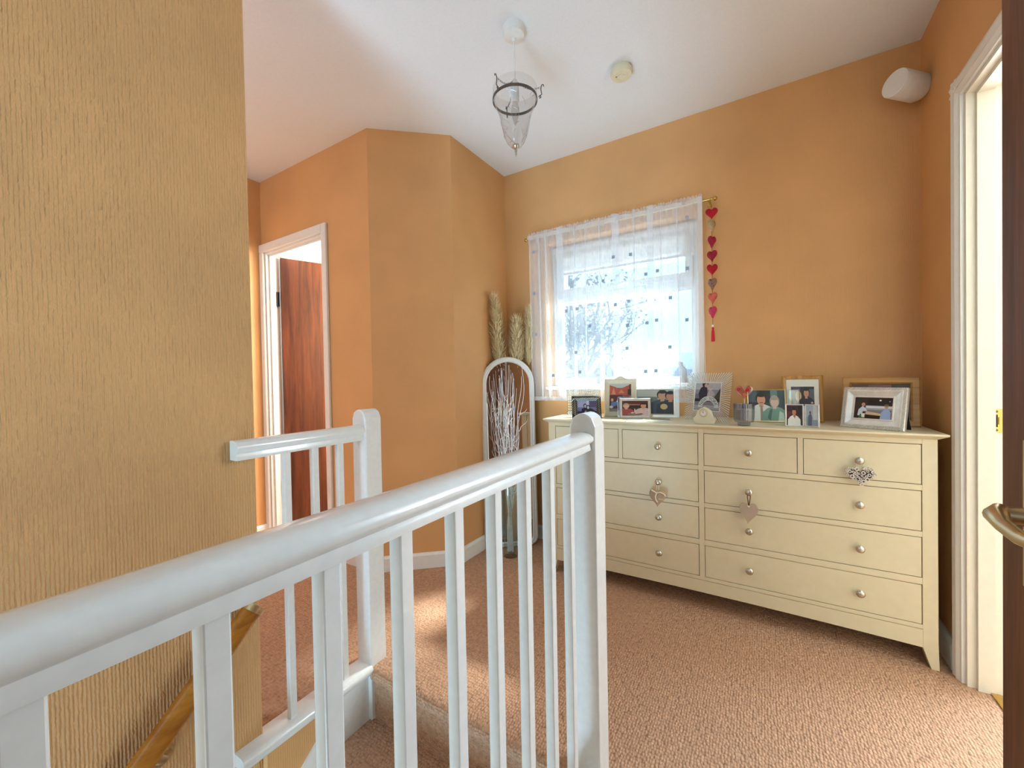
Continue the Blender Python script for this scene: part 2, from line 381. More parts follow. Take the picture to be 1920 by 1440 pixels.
for j in range(rows+1):
    t = j/rows; z = zt+(zb-zt)*t
    for i, (x, y) in enumerate(path):
        amp = 1.0 if t > .06 else .7
        drift = .010*t*sin(i*.05)+.006*t*t*sin(i*.021+1)
        gather = .0
        if t < .07: gather = .005*sin(i*1.9)
        yy = y*amp*(1+.9*t)+gather
        if abs(z-ZR) < .02: yy = -.008 + y*.35
        m.v.append((x+drift, YK+yy, z+(.005*sin(i*1.35) if j == 0 else (.003*sin(i*.4) if j == rows else 0))))
n = len(path)
for j in range(rows):
    for i in range(n-1): m.f.append((j*n+i, j*n+i+1, (j+1)*n+i+1, (j+1)*n+i)); m.mi.append(0)
m.build('net_panel', 'net', cur, True, world=True)
for nm, (x0, x1, z0, z1) in {'side_hem': (-.272, -.25, .915, 1.97), 'bottom_hem': (-1.262, -.25, .915, .94), 'rod_pocket': (-1.268, -.25, 1.938, 1.964)}.items():
    m = MB(); k = 160 if nm != 'side_hem' else 3
    nz = 2 if nm != 'side_hem' else 20
    for j in range(nz):
        for i in range(k+1):
            x = x0+(x1-x0)*i/k; m.v.append((x, YK-.014+.006*sin(x*70)+.004*sin(x*31), z0+(z1-z0)*j/(nz-1)))
    for j in range(nz-1):
        for i in range(k): m.f.append((j*(k+1)+i, j*(k+1)+i+1, (j+1)*(k+1)+i+1, (j+1)*(k+1)+i)); m.mi.append(0)
    m.build(nm, 'hem', cur, True, world=True)
for u, v in ((1125, 232), (650, 488), (762, 470), (935, 575), (1127, 560), (860, 597), (665, 793), (750, 770), (1018, 748), (930, 893), (1125, 890), (742, 925), (868, 910),
             (1015, 1065), (740, 1073), (925, 1218), (860, 1222), (412, 1100), (350, 833), (418, 820), (143, 722), (155, 985), (138, 455), (265, 1248), (437, 1225), (585, 640), (500, 930)):
    p = at(960+u/3.4286, 340+v/3.4286, Y=YK-.016); q = .0085
    MB().box(p.x-q, p.x+q, YK-.0175, YK-.0165, p.z-q*1.05, p.z+q*1.05).build('woven_square', 'net2', cur, world=True)

# ---------------------------------------------------------------- doors
# door 1: inner mahogany door in the far wall
d1 = shell('door_1', 'narrow doorway with mahogany door ajar into bright room', ((LX0+LX1)/2, YD, 0))
m = MB().box(LX1, LX1+.045, YD-.018, YD, 0, LZ+.055).box(LX0-.045, LX0, YD-.018, YD, 0, LZ+.0).box(LX0-.062, LX1+.0, YD-.018, YD, LZ, LZ+.055)
m.build('architrave', 'trim', d1, bevel=.005, world=True)
m = MB().box(LX0-.012, LX0+.012, YD, YD+.1, 0, LZ+.012).box(LX1-.012, LX1+.012, YD, YD+.1, 0, LZ+.012).box(LX0+.012, LX1-.012, YD, YD+.1, LZ-.012, LZ+.012)
m.box(LX0+.012, LX0+.024, YD+.02, YD+.058, 0, LZ-.012).box(LX1-.024, LX1-.012, YD+.02, YD+.058, 0, LZ-.012).box(LX0+.024, LX1-.024, YD+.02, YD+.058, LZ-.024, LZ-.012)
m.build('door_frame', 'trim', d1, world=True)
leaf = MB().box(0, .625, -.018, .018, .008, 1.93).xf(Matrix.Translation((-2.862, 1.585, 0)) @ Matrix.Rotation(radians(68), 4, 'Z')).build('door_leaf', 'mahogany', d1, bevel=.002, world=True)
for z in (.32, 1.64):
    h = MB().box(-2.892+.013, -2.862, 1.558, 1.575, z-.05, z+.05); h.tube([(-2.866, 1.567, z-.05), (-2.866, 1.567, z+.05)], .006, 8)
    h.build('hinge', 'blackmetal', d1, world=True)
# door 2: doorway in the right wall
d2 = shell('door_2', 'white doorway in the right wall with brass keep', (XR, (DY0+DY1)/2, 0))
def arch_prof(s, w=.06, t=.02): return [(0, 0), (s*w, 0), (s*w, t*.7), (s*w*.72, t), (s*w*.5, t*.72), (s*w*.3, t*.95), (s*w*.12, t*.6), (0, t*.5)]
m = MB()
for y, s in ((DY1, 1), (DY0, -1)):
    p = [(XR-b, y+a) for a, b in arch_prof(s)]; m.prism(p, 0, DZ+.06, 'z')
m.prism([(XR-b, DZ+a) for a, b in arch_prof(1)], DY0-.06, DY1+.06, 'y')
m.build('architrave', 'trim', d2, world=True)
m = MB().box(XR, XR+.12, DY1-.012, DY1+.012, 0, DZ+.012).box(XR, XR+.12, DY0-.012, DY0+.012, 0, DZ+.012).box(XR, XR+.12, DY0+.012, DY1-.012, DZ-.012, DZ+.012)
m.box(XR+.022, XR+.062, DY1-.024, DY1-.012, 0, DZ-.012).box(XR+.022, XR+.062, DY0+.012, DY0+.024, 0, DZ-.012).box(XR+.022, XR+.062, DY0+.024, DY1-.024, DZ-.024, DZ-.012)
m.build('door_frame', 'jamb', d2, world=True)
kp = at(1868, 789, Y=DY1-.014)
keep = MB().box(kp.x-.013, kp.x+.013, DY1-.0145, DY1-.012, kp.z-.038, kp.z+.038); keep.box(kp.x+.005, kp.x+.03, DY1-.018, DY1-.0125, kp.z-.012, kp.z+.012)
keep = keep.build('keep_plate', 'brass', d2, world=True)
MB().box(kp.x-.009, kp.x+.003, DY1-.0155, DY1-.0142, kp.z-.02, kp.z+.02).build('latch_hole', 'black', keep, world=True)
for dz in (-.03, .03): MB().lathe([(.004, .0), (.004, .001), (.002, .0015)], (kp.x, DY1-.0145, kp.z+dz), 10, '-y').build('screw', 'iron', keep, world=True)
MB().box(XR+.05, XR+.075, DY0, DY1-.02, 0, .006).build('threshold_strip', 'brass', d2, bevel=.002, world=True)
# door 3: the bedroom door by the camera
XP, YE = .26, .765
d3 = shell('door_3', 'dark wood bedroom door open beside the viewer', (XP, .4, 0))
MB().box(XP, XP+.036, YE-.762, YE, .008, 1.97).build('door_leaf', 'sapele', d3, bevel=.0015, world=True)
hz = at(1912, 955, X=XP).z
hd = MB().box(XP-.004, XP, YE-.098, YE-.058, hz-.085, hz+.085).build('handle_plate', 'brass_dull', d3, bevel=.0015, world=True)
yh = YE-.078
m = MB(); m.tube([(XP-.003, yh, hz), (XP-.03, yh, hz+.001)], [.011, .009], 14)
P = [(XP-.018, yh+.004, hz+.001), (XP-.027, yh+.003, hz+.002), (XP-.034, yh-.008, hz+.001), (XP-.036, yh-.03, hz-.004), (XP-.034, yh-.06, hz-.008), (XP-.031, yh-.09, hz-.006), (XP-.028, yh-.115, hz-.002)]
m.tube(P, [.008, .0105, .0105, .008, .0075, .007, .0055], 14)
m.build('lever', 'brass_dull', hd, True, world=True)
for dz in (-.07, .07): MB().lathe([(.005, .0), (.004, .002)], (XP-.004, 0, 0), 10, '-x').xf(Matrix.Translation((0, yh, hz+dz))).build('screw', 'black', hd, world=True)
MB().lathe([(.004, 0), (.004, .001)], (XP-.004, yh, hz+.066), 10, '-x').build('keyhole', 'black', hd, world=True)

# ---------------------------------------------------------------- staircase
st = thing('staircase', 'beige carpeted staircase going down between the banisters', 'staircase', (-.83, .9, -.2))
def step_poly(yn, yb, z, r=.028, riser=.2):
    p = [(yb, z), (yn+r, z)]
    p += [(yn+r-r*sin(a), z-r+r*cos(a)) for a in (pi/8, pi/4, 3*pi/8, pi/2, 5*pi/8, 3*pi/4)]
    p += [(yn+.02, z-.05), (yn+.02, z-riser-.02), (yb, z-riser-.02)]
    return p
MB().prism(step_poly(.975, 1.05, 0), -1.238, -.43, 'x').build('landing_nosing', 'carpet', st, True, world=True)
for k in range(1, 12):
    MB().prism(step_poly(.975-.21*k, .995-.21*(k-1), -.2*k), -1.262, -.43, 'x').build('step', 'carpet', st, True, world=True)
MB().prism([(1.0, -.03), (.885, -.03), (-1.3, -1.9), (-1.3, -2.4), (1.0, -.45)], -1.285, -1.262+.008, 'x').build('string_board', 'white', st, world=True)

# ---------------------------------------------------------------- banisters
def rail_prof(cx, zt, w=.066, hh=.062):
    P = []
    half = [(0, 0), (.35, -.02), (.75, -.10), (.97, -.26), (1.0, -.40), (.95, -.52), (.82, -.60), (.74, -.66), (.76, -.76), (.80, -.86), (.78, -1.0)]
    for a, b in half: P.append((cx+a*w/2, zt+b*hh))
    for a, b in half[::-1][:-1]: P.append((cx-a*w/2, zt+b*hh))
    return P
def newel(name, x0, x1, y0, y1, z0, zt, parent):
    m = MB(); w = x1-x0; pts = []
    for i in range(9):
        a = i/8; pts.append((x0+w*a, zt-.022*(2*a-1)**2 - (.012 if i in (0, 8) else 0)))
    m.prism([(x0, z0)] + pts + [(x1, z0)], y0, y1, 'y')
    return m.build(name, 'white', parent, bevel=.005, seg=3, world=True)
fb = thing('front_banister', 'glossy white banister with nine square spindles nearest the viewer', 'banister', (-.395, .5, 0))
newel('newel_post', -.430, -.360, .98, 1.052, -.45, .966, fb)
MB().prism(rail_prof(-.3965, .919, .066, .046), -.9, .985, 'y').build('handrail', 'white', fb, True, world=True)
for k in range(-9, 9):
    y = .141+.1038*(k-1)
    if k == 0: y = .0385
    if y > .9: continue
    MB().box(-.401, -.380, y, y+.0212, .0, .876).build('spindle', 'white', fb, bevel=.002, world=True)
MB().box(-.435, -.345, -.9, .98, -.06, .02).build('base_rail', 'white', fb, bevel=.006, world=True)
bb = thing('back_banister', 'short white banister with three spindles fixed to ribbed wall end', 'banister', (-1.276, .78, 0))
newel('newel_post', -1.312, -1.238, .98, 1.054, -.2, .955, bb)
MB().prism(rail_prof(-1.272, .899, .064, .056), .556, .985, 'y').build('handrail', 'white', bb, True, world=True)
for y in (.693, .787, .881):
    MB().box(-1.279, -1.257, y, y+.021, .0, .86).build('spindle', 'white', bb, bevel=.002, world=True)
MB().prism([(-1.31, -.028), (-1.31, .008), (-1.245, .010), (-1.234, .004), (-1.229, -.008), (-1.233, -.022), (-1.245, -.03)], .545, .985, 'y').build('base_rail', 'white', bb, True, world=True)

# wooden wall handrail
hr = thing('wall_handrail', 'varnished pine handrail with brass ends sloping down the stair wall', 'handrail', (-1.225, .3, .2))
a0 = at(477, 1137, X=-1.222); a1 = at(262, 1440, X=-1.222); dv = (a1-a0).normalized()
L = 2.2; a1 = a0+dv*L
ang = atan2(dv.z, dv.y)
m = MB().prism([(.024*cos(q)*(.9), .029*sin(q)) for q in [2*pi*i/20 for i in range(20)]], 0, L, 'y')
Rm = Matrix.Translation(a0) @ Matrix.Rotation(pi, 4, 'Z') @ Matrix.Rotation(-(pi-ang) if False else atan2(dv.z, -dv.y), 4, 'X')
m.xf(Rm).build('rail', 'pine', hr, True, world=True)
m = MB().tube([a0-dv*.004, a0+dv*.012], .0305, 20); m.tube([a0-dv*.006, a0-dv*.002], .026, 20)
m.build('end_cap', 'brass_dull', hr, True, world=True)
MB().ball(tuple(a0-dv*.012+Vector((0, .004, .010))), .0065, 8).build('end_knob', 'brass_dull', hr, True, world=True)
for t in (.335, 1.3):
    p = a0+dv*t; nrm = Vector((0, -dv.z, dv.y)); nrm = -nrm if nrm.z > 0 else nrm
    q = p+nrm*.03; w = Vector((XW+.002, q.y+.02, q.z-.035))
    m = MB().tube([q-nrm*.006, q+nrm*.012, q+nrm*.022+Vector((-.02, .008, 0)), w+Vector((.02, 0, 0)), w], [.010, .009, .009, .012, .024], 12)
    m.tube([w, w+Vector((.006, 0, 0))], .027, 16); m.build('bracket', 'brass_dull', hr, True, world=True)

# ---------------------------------------------------------------- chest of drawers
YC = 1.98; CX = -.234; HW = .756; ZT = .838
ch = thing('chest_of_drawers', 'wide cream chest of ten drawers with round nickel knobs under the window', 'chest of drawers', (CX, 2.16, 0))
m = MB().box(CX-HW+.004, CX+HW-.004, YC+.022, 2.345, .075, .818)
m.build('carcass', 'chest', ch, world=True)
zr = [(.654, .799), (.487, .633), (.321, .467), (.153, .297)]
def mx(x): return 2*CX-x
m = MB()
# stiles, centre stile, rails (all flush)
for x0, x1 in ((mx(.482), mx(.522)), (.482, .522)): pass
m.box(CX-.011, CX+.011, YC, YC+.022, .153, .818)
for s in (0, 1):
    X0, X1 = (CX+.011, .482) if s else (mx(.482), CX-.011)
    m.box(X0, X1, YC, YC+.022, .799, .818)
    for i in range(3): m.box(X0, X1, YC, YC+.022, zr[i+1][1], zr[i][0])
    dx0, dx1 = (.120, .138) if s else (mx(.138), mx(.120))
    m.box(dx0, dx1, YC, YC+.022, .654, .799)
m.box(mx(.482), .482, YC, YC+.022, .138, .153)
m.build('face_frame', 'chest', ch, bevel=.0008, seg=1, world=True)
m = MB(); N = 24; pl = [(mx(.482)+(.964+2*0)*i/N*1.0*(2*.716/.964/1.0)/1.0*.5*2/2 if False else mx(.482)+(.482-mx(.482))*i/N, .072+.010*(1-(2*i/N-1)**2)) for i in range(N+1)]
m.prism(pl+[(.482, .1365), (mx(.482), .1365)], YC, YC+.02, 'y'); m.build('apron', 'chest', ch, world=True)
for s in (1, -1):
    for yy in ((YC, YC+.045), (2.30, 2.345)):
        P = [(.482, .818), (.522, .818), (.5225, .1), (.525, 0), (.504, 0), (.482, .072)]
        if s < 0: P = [(mx(a), b) for a, b in P]
        MB().prism(P, yy[0], yy[1], 'y').build('leg', 'chest', ch, bevel=.001, seg=1, world=True)
T = (-1.012, .546, 1.955, 2.358)
m = MB(); v = []
for z, i in ((.838, 0), (.831, 0), (.818, .022)):
    v += [(T[0]+i, T[2]+i, z), (T[1]-i, T[2]+i, z), (T[1]-i, T[3], z), (T[0]+i, T[3], z)]
m.add(v, [(0, 1, 2, 3), (11, 10, 9, 8)] + [(j*4+k, j*4+(k+1) % 4, j*4+4+(k+1) % 4, j*4+4+k) for j in (0, 1) for k in range(4)])
m.build('top', 'chest', ch, bevel=.0015, world=True)
knob_prof = [(.006, 0), (.005, .006), (.0055, .011), (.0125, .013), (.0145, .016), (.0135, .0195), (.009, .0225), (.003, .0238)]
knob_me = None
def knob(x, z, parent):
    global knob_me
    if knob_me is None:
        o = MB().lathe(knob_prof, (0, 0, 0), 20, '-y').build('knob', 'nickel', parent, True); knob_me = o
    else: o = copy_part(knob_me, parent)
    o.location = (x, YC+.001, z); o.matrix_parent_inverse = pmat(parent).inverted(); return o
k1 = at(1403, 850, Y=YC-.015).x; k2 = at(1612, 863, Y=YC-.015).x
g = .0022
for s in (0, 1):
    X0, X1 = (CX+.011, .482) if s else (mx(.482), CX-.011)
    dx0, dx1 = (.120, .138) if s else (mx(.138), mx(.120))
    ks = (k1, k2) if s else (mx(k2), mx(k1))
    cells = [(X0, dx0, zr[0], (ks[0],)), (dx1, X1, zr[0], (ks[1],))] + [(X0, X1, zr[i], ks) for i in (1, 2, 3)]
    for a, b, (z0, z1), kk in cells:
        d = MB().box(a+g, b-g, YC+.001, YC+.02, z0+g, z1-g).build('drawer', 'chest', ch, bevel=.0008, seg=1, world=True)
        for k in kk: knob(k, (z0+z1)/2, d)

# ---------------------------------------------------------------- hearts on the knobs
def heart_pts(w, h, n=40):
    P = []
    for i in range(n):
        t = 2*pi*i/n; x = 16*sin(t)**3; y = 13*cos(t)-5*cos(2*t)-2*cos(3*t)-cos(4*t)
        P.append((x/32*w, (y+2.6)/29*h))
    return P
def puffy(m, w, h, d, mi=0, n=40):
    P = heart_pts(w, h, n); rings = [(1, 0), (.97, .3), (.85, .68), (.6, .92), (.3, 1.0)]
    v = []
    for sgn in (-1, 1):
        for k, y in rings: v += [(x*k, sgn*y*d/2, z*k+(1-k)*.08*h) for x, z in P]
    f = []
    for b in (0, 5):
        for r in range(4): f += [((b+r)*n+i, (b+r)*n+(i+1) % n, (b+r+1)*n+(i+1) % n, (b+r+1)*n+i) for i in range(n)]
        f.append(tuple((b+4)*n+i for i in range(n)))
    m.add(v, f, mi); return m
kz = [(a+b)/2 for a, b in zr]
yk = YC-.016
h1 = thing('hanging_heart', 'taupe fabric heart with cream ribbon bow hanging on drawer knob', 'heart ornament', (mx(k1), yk-.012, kz[1]-.072))
puffy(MB(), .075, .082, .022).build('fabric_heart', 'linen', h1, True)
MB().tube([(-.006, .004, .036), (-.003, .012, .062), (0, .016, .074), (.003, .012, .062), (.006, .004, .036)], .0016, 6).build('hanging_loop', 'ribbon', h1, True)
m = MB()
for pts in ([(0, -.012, .028), (-.012, -.014, .034), (-.024, -.013, .040)], [(0, -.012, .028), (.014, -.014, .034), (.030, -.013, .028), (.038, -.011, .018)], [(0, -.012, .028), (-.006, -.015, .012), (-.004, -.014, -.004), (.003, -.013, -.014)], [(-.004, -.013, .024), (.004, -.014, .032)]):
    m.tube(pts, [.003]*len(pts), 6)
m.build('bow', 'ribbon', h1, True)
def lettering(txt, size, loc, rot, mat, parent, name='lettering'):
    cu = bpy.data.curves.new(name, 'FONT'); cu.body = txt; cu.size = size; cu.align_x = 'CENTER'; cu.extrude = .0001
    t = bpy.data.objects.new(name, cu); C.objects.link(t)
    bpy.context.view_layer.update()
    me = bpy.data.meshes.new_from_object(t.evaluated_get(bpy.context.evaluated_depsgraph_get())); bpy.data.objects.remove(t)
    me.materials.clear(); me.materials.append(mat)
    o = bpy.data.objects.new(name, me); C.objects.link(o); o.parent = parent; o.location = loc; o.rotation_euler = rot; return o
lettering('love', .012, (.018, -.0125, -.002), (pi/2, 0, 0), M['ribbon'], h1)
h2 = thing('hanging_heart', 'plain grey-brown heart on dark red cord hanging on drawer knob', 'heart ornament', (k1+.0, yk-.011, kz[1]-.086))
m = MB(); P = heart_pts(.068, .088); P = [(x+(.0 if z > 0 else -.16*z*-1*.6), z) for x, z in P]
m.prism(P, -.005, .005, 'y'); m.build('ceramic_heart', 'taupe', h2, bevel=.002)
MB().tube([(0, -.006, .036), (-.005, .004, .07), (-.003, .014, .086), (.003, .014, .086), (.006, .004, .07), (.001, -.006, .036)], .0018, 6).build('cord', 'cordbr', h2, True)
MB().lathe([(.005, 0), (.005, .001)], (0, -.005, .034), 10, '-y').build('eyelet', 'pearl', h2)
h3 = thing('hanging_heart', 'openwork heart of small pale rings hanging on top right drawer', 'heart ornament', (k2, yk-.010, kz[0]-.058))
P = heart_pts(.082, .068)
def inside(x, z, P):
    c = False
    for i in range(len(P)):
        (x1, z1), (x2, z2) = P[i-1], P[i]
        if (z1 > z) != (z2 > z) and x < (x2-x1)*(z-z1)/(z2-z1)+x1: c = not c
    return c
rr = random.Random(5); got = []
for _ in range(6000):
    r = rr.choice((.007, .0058, .0046, .0038)); x, z = rr.uniform(-.042, .042), rr.uniform(-.04, .04)
    if inside(x, z, [(a*1.04, b*1.04) for a, b in P]) and all(hypot(x-a, z-b) > (r+q)*.95 for a, b, q in got): got.append((x, z, r))
ring0 = None
for x, z, r in got:
    if ring0 is None:
        m = MB(); n = 12; v = []
        for rad, y in ((1, 0), (1, -1), (.5, -1), (.5, 0)): v += [(rad*cos(2*pi*k/n), y, rad*sin(2*pi*k/n)) for k in range(n)]
        m.add(v, [(j*n+k, j*n+(k+1) % n, ((j+1) % 4)*n+(k+1) % n, ((j+1) % 4)*n+k) for j in range(4) for k in range(n)])
        o = ring0 = m.build('ring', 'ring', h3, True)
    else: o = copy_part(ring0, h3)
    o.location = (x, .005+rr.uniform(-.001, .001), z); o.scale = (r, .010, r)
MB().prism([(x*.86, z*.86) for x, z in P], .001, .004, 'y').build('backing', 'ringdark', h3)
MB().tube([(-.012, .002, .026), (-.008, .012, .056), (0, .014, .062), (.008, .012, .056), (.012, .002, .026)], .0006, 5).build('hanging_thread', 'ribbon', h3, True)

# ---------------------------------------------------------------- photo frames on the chest
def ring_frame(w, h, rings, m=None, mi=0, close=True):
    """mitred border: rings = (inset, y) from back outer edge to inner edge"""
    m = m or MB(); v = []
    for i, y in rings: v += [(i, y, i), (w-i, y, i), (w-i, y, h-i), (i, y, h-i)]
    f = []
    for j in range(len(rings)-1): f += [(j*4+k, j*4+(k+1) % 4, j*4+4+(k+1) % 4, j*4+4+k) for k in range(4)]
    m.add(v, f, mi); return m
def ell(cx, cz, rx, rz, n=18): return [(cx+rx*cos(2*pi*k/n), cz+rz*sin(2*pi*k/n)) for k in range(n)]
def person(cx, base, s, skin, hair, shirt, long=False):
    return [(hair, ell(cx, base+.70*s, .135*s, .18*s if not long else .21*s)), (shirt, [(cx-.36*s, base), (cx-.34*s, base+.34*s), (cx-.2*s, base+.47*s), (cx-.07*s, base+.53*s), (cx+.07*s, base+.53*s), (cx+.2*s, base+.47*s), (cx+.34*s, base+.34*s), (cx+.36*s, base)]),
            (skin, [(cx-.05*s, base+.45*s), (cx+.05*s, base+.45*s), (cx+.05*s, base+.6*s), (cx-.05*s, base+.6*s)]), (skin, ell(cx, base+.66*s, .105*s, .15*s)), (hair, ell(cx, base+.79*s, .11*s, .05*s))]
def clip(poly):
    def cut(P, ins, inter):
        out = []
        for i in range(len(P)):
            a, b = P[i-1], P[i]
            if ins(b):
                if not ins(a): out.append(inter(a, b))
                out.append(b)
            elif ins(a): out.append(inter(a, b))
        return out
    for ax, val, sg in ((0, 0, 1), (0, 1, -1), (1, 0, 1), (1, 1, -1)):
        def ins(p): return sg*(p[ax]-val) >= 0
        def inter(a, b):
            t = (val-a[ax])/(b[ax]-a[ax]); return (a[0]+(b[0]-a[0])*t, a[1]+(b[1]-a[1])*t)
        poly = cut(poly, ins, inter)
        if len(poly) < 3: return []
    return poly
def photo(parent, x0, z0, w, h, y, bgc, shapes, name='photograph'):
    asp = h/w; m = MB(); cols = [bgc]; m.add([(x0, y, z0), (x0+w, y, z0), (x0+w, y, z0+h), (x0, y, z0+h)], [(0, 1, 2, 3)])
    for i, (c, P) in enumerate(shapes):
        if c not in cols: cols.append(c)
        P = clip([(a, b/asp if False else b) for a, b in P])
        if P: m.add([(x0+a*w, y-.00006*(i+1), z0+b*h) for a, b in P], [tuple(range(len(P)))], cols.index(c))
    return m.build(name, [pc(c) for c in cols], parent)
def asp(shapes, k): # keep people round in wide / tall prints: squeeze x about each shape list by k
    return shapes
def rect(a, b, c, d): return [(a, b), (c, b), (c, d), (a, d)]
def fthing(name, label, blx, bly, ang, lean=10, cat='photo frame'):
    return thing(name, label, cat, (blx, bly, ZT+.0005), (radians(-lean), 0, radians(ang)), 'photo frames on the chest')
def strut(t, x, h, lean=10, mat='black', w=.05):
    q = radians(lean+22); L = h*.62; top = h*.6
    # easel leg in local leaning coords: goes from back of frame down to the chest top
    lz = radians(lean); foot = Vector((0, top*sin(lz)+.055, 0)); hinge = Vector((0, top*sin(lz), top*cos(lz)))
    def loc(p): # undo lean
        return (p.y*cos(lz)-p.z*sin(lz), p.y*sin(lz)+p.z*cos(lz))
    a, b = loc(hinge), loc(foot); m = MB()
    m.prism([(a[0]+.006, a[1]), (a[0]+.010, a[1]), (b[0], b[1]), (b[0]-.005, b[1]+.001)], x-w/2, x+w/2, 'x'); m.build('easel_leg', mat, t)

# 1 cut glass frame, far left
t = fthing('glass_photo_frame', 'cut glass frame behind the dark rope frame at the far left', -.925, 2.085, 26, 9); w, h = .18, .155
ring_frame(w, h, [(0, .012), (0, 0), (.003, -.003), (.034, -.003), (.034, .008)]).build('glass_border', 'crystal', t)
m = MB(); nn = 15
for i in range(nn):
    for z in (.010, .022, h-.010, h-.022): m.ball((.006+(w-.012)*i/(nn-1), -.003, z), .0042, 5, 0, 1, .5, 1)
for i in range(1, 11):
    for x in (.010, .022, w-.010, w-.022): m.ball((x, -.003, h*i/11), .0042, 5, 0, 1, .5, 1)
m.build('cut_facets', 'crystal_ridge', t, True)
photo(t, .034, .034, w-.068, h-.068, .006, '9fb0a8', [('6d7f63', rect(0, 0, .3, .5)), ('dfe6e2', rect(0, .7, 1, 1))] + person(.5, 0, .9, 'd6a88c', '4c3a2e', '46587a'))
# 2 dark rope frame
t = fthing('rope_photo_frame', 'black and pewter rope-twist frame with photo of a cuddling couple', -.850, 1.985, 33, 9); w, h = .155, .122
ring_frame(w, h, [(0, .014), (0, .002), (.006, -.006), (.014, -.009), (.022, -.005), (.027, .003)]).build('border', 'blackmetal', t, True)
m = MB()
def ropes(m, w, h, b, n1, n2, r, lift):
    for i in range(n1):
        for z0, dirn in ((b/2, 1), (h-b/2, 1)):
            x = b*.4+(w-b*.8)*i/(n1-1); m.tube([(x-b*.4, .001, z0-b*.48), (x, -lift, z0), (x+b*.4, .002, z0+b*.46)], r, 5)
    for i in range(n2):
        for x0 in (b/2, w-b/2):
            z = b*.8+(h-b*1.6)*i/(n2-1); m.tube([(x0-b*.48, .001, z+b*.5), (x0, -lift, z), (x0+b*.46, .002, z-b*.5)], r, 5)
ropes(m, w, h, .027, 17, 9, .0019, .0105)
m.build('rope_strands', 'pewter', t, True)
photo(t, .025, .025, w-.05, h-.05, .002, '6c6a8c', [('9a98b4', rect(.05, .5, .55, .95)), ('b7b5c8', rect(.5, .4, .62, 1)), ('4a4868', rect(.65, .5, 1, 1)), ('2a2a48', rect(0, 0, 1, .22))] + [('17182e', [(.2, 0), (.25, .38), (.4, .5), (.75, .4), (.95, .2), (1, 0)]), ('1c1a26', ell(.42, .62, .09, .16)), ('a8a0b8', ell(.43, .58, .06, .12)), ('1c1a26', ell(.57, .52, .1, .15)), ('b4acc2', ell(.57, .48, .06, .11)), ('8a86a4', [(.35, 0), (.4, .25), (.48, .25), (.5, 0)])])
strut(t, w/2, h, 9)
# 3 cream arched frame
t = fthing('cream_photo_frame', 'tall cream frame with arched top and red street photo', -.745, 2.180, 10, 9); w, h = .172, .208
P = [(.012, 0), (w-.012, 0), (w-.003, .004), (w, .014), (w, h-.014), (w-.004, h-.004), (w-.014, h)]
P += [(w/2+.042-.042*2*i/10, h+.0175*(.5-.5*cos(2*pi*i/10))) for i in range(11)]
P += [(.014, h), (.004, h-.004), (0, h-.014), (0, .014), (.003, .004)]
fr = MB().prism(P, .002, .014, 'y').build('back_board', 'cream', t, bevel=.002)
m = MB(); ring_frame(w, h, [(.0, .006), (.0, -.001), (.006, -.004), (.02, -.002), (.026, -.003), (.029, .0016)], m); m.build('border', 'cream', t)
photo(t, .026, .026, w-.052, h-.052, .0008, '7c2c22', [('b9c4c0', rect(0, .85, 1, 1)), ('b5543a', [(0, .45), (0, .96), (.3, .88), (.4, .82), (.62, .86), (.95, .98), (1, .98), (1, .5)]), ('d98a62', [(.1, .62), (.2, .86), (.3, .62)]), ('cf7d58', [(.4, .66), (.55, .8), (.7, .66)]), ('8d3a2a', rect(.3, .45, .9, .58)), ('2c2026', rect(.83, .6, 1, .8)), ('3a2424', rect(.9, .7, .95, .98)), ('5a1c1e', rect(0, .3, .6, .6)), ('3a1a20', rect(0, .1, .3, .35)), ('8a857f', [(0, 0), (0, .12), (1, .2), (1, 0)]), ('5a1a1a', [(0, .1), (0, .16), (1, .3), (1, .16)]), ('6a8ac0', [(.08, .16), (.1, .34), (.45, .38), (.42, .28), (.2, .18)]), ('e8e6e4', ell(.1, .17, .08, .05)), ('d7a06c', ell(.14, .42, .06, .06)), ('f0eeee', [(.32, .36), (.45, .5), (.55, .5), (.5, .3)])])
# 4 acrylic frame with two men, behind right
t = fthing('clear_photo_frame', 'large clear acrylic frame with snapshot of two people in dark jackets', -.580, 2.225, 9, 6); w, h = .215, .160
MB().box(0, w, .004, .008, 0, h).build('acrylic_sheet', 'crystal', t)
ring_frame(w-.022, h-.022, [(0, .0035), (0, 0), (.004, -.002), (.006, .002)]).xf(Matrix.Translation((0, 0, .012))).build('silver_edge', 'silver', t)
photo(t, .006, .018, w-.034, h-.034, .0015, '8c968e', [('b9beb8', rect(0, .72, 1, 1)), ('6e7a72', rect(0, .3, .55, .7)), ('4a5656', rect(0, 0, .5, .3)), ('c9ccc8', rect(.58, .5, .62, 1))] + person(.70, .0, 1.15, 'c79a7c', '1d1a1a', '3c4854') + person(.92, .0, 1.1, 'c08c70', '1a1616', '23282e') + [('1e2626', rect(.55, 0, 1, .18)), ('cdb27e', ell(.74, .3, .1, .12))])
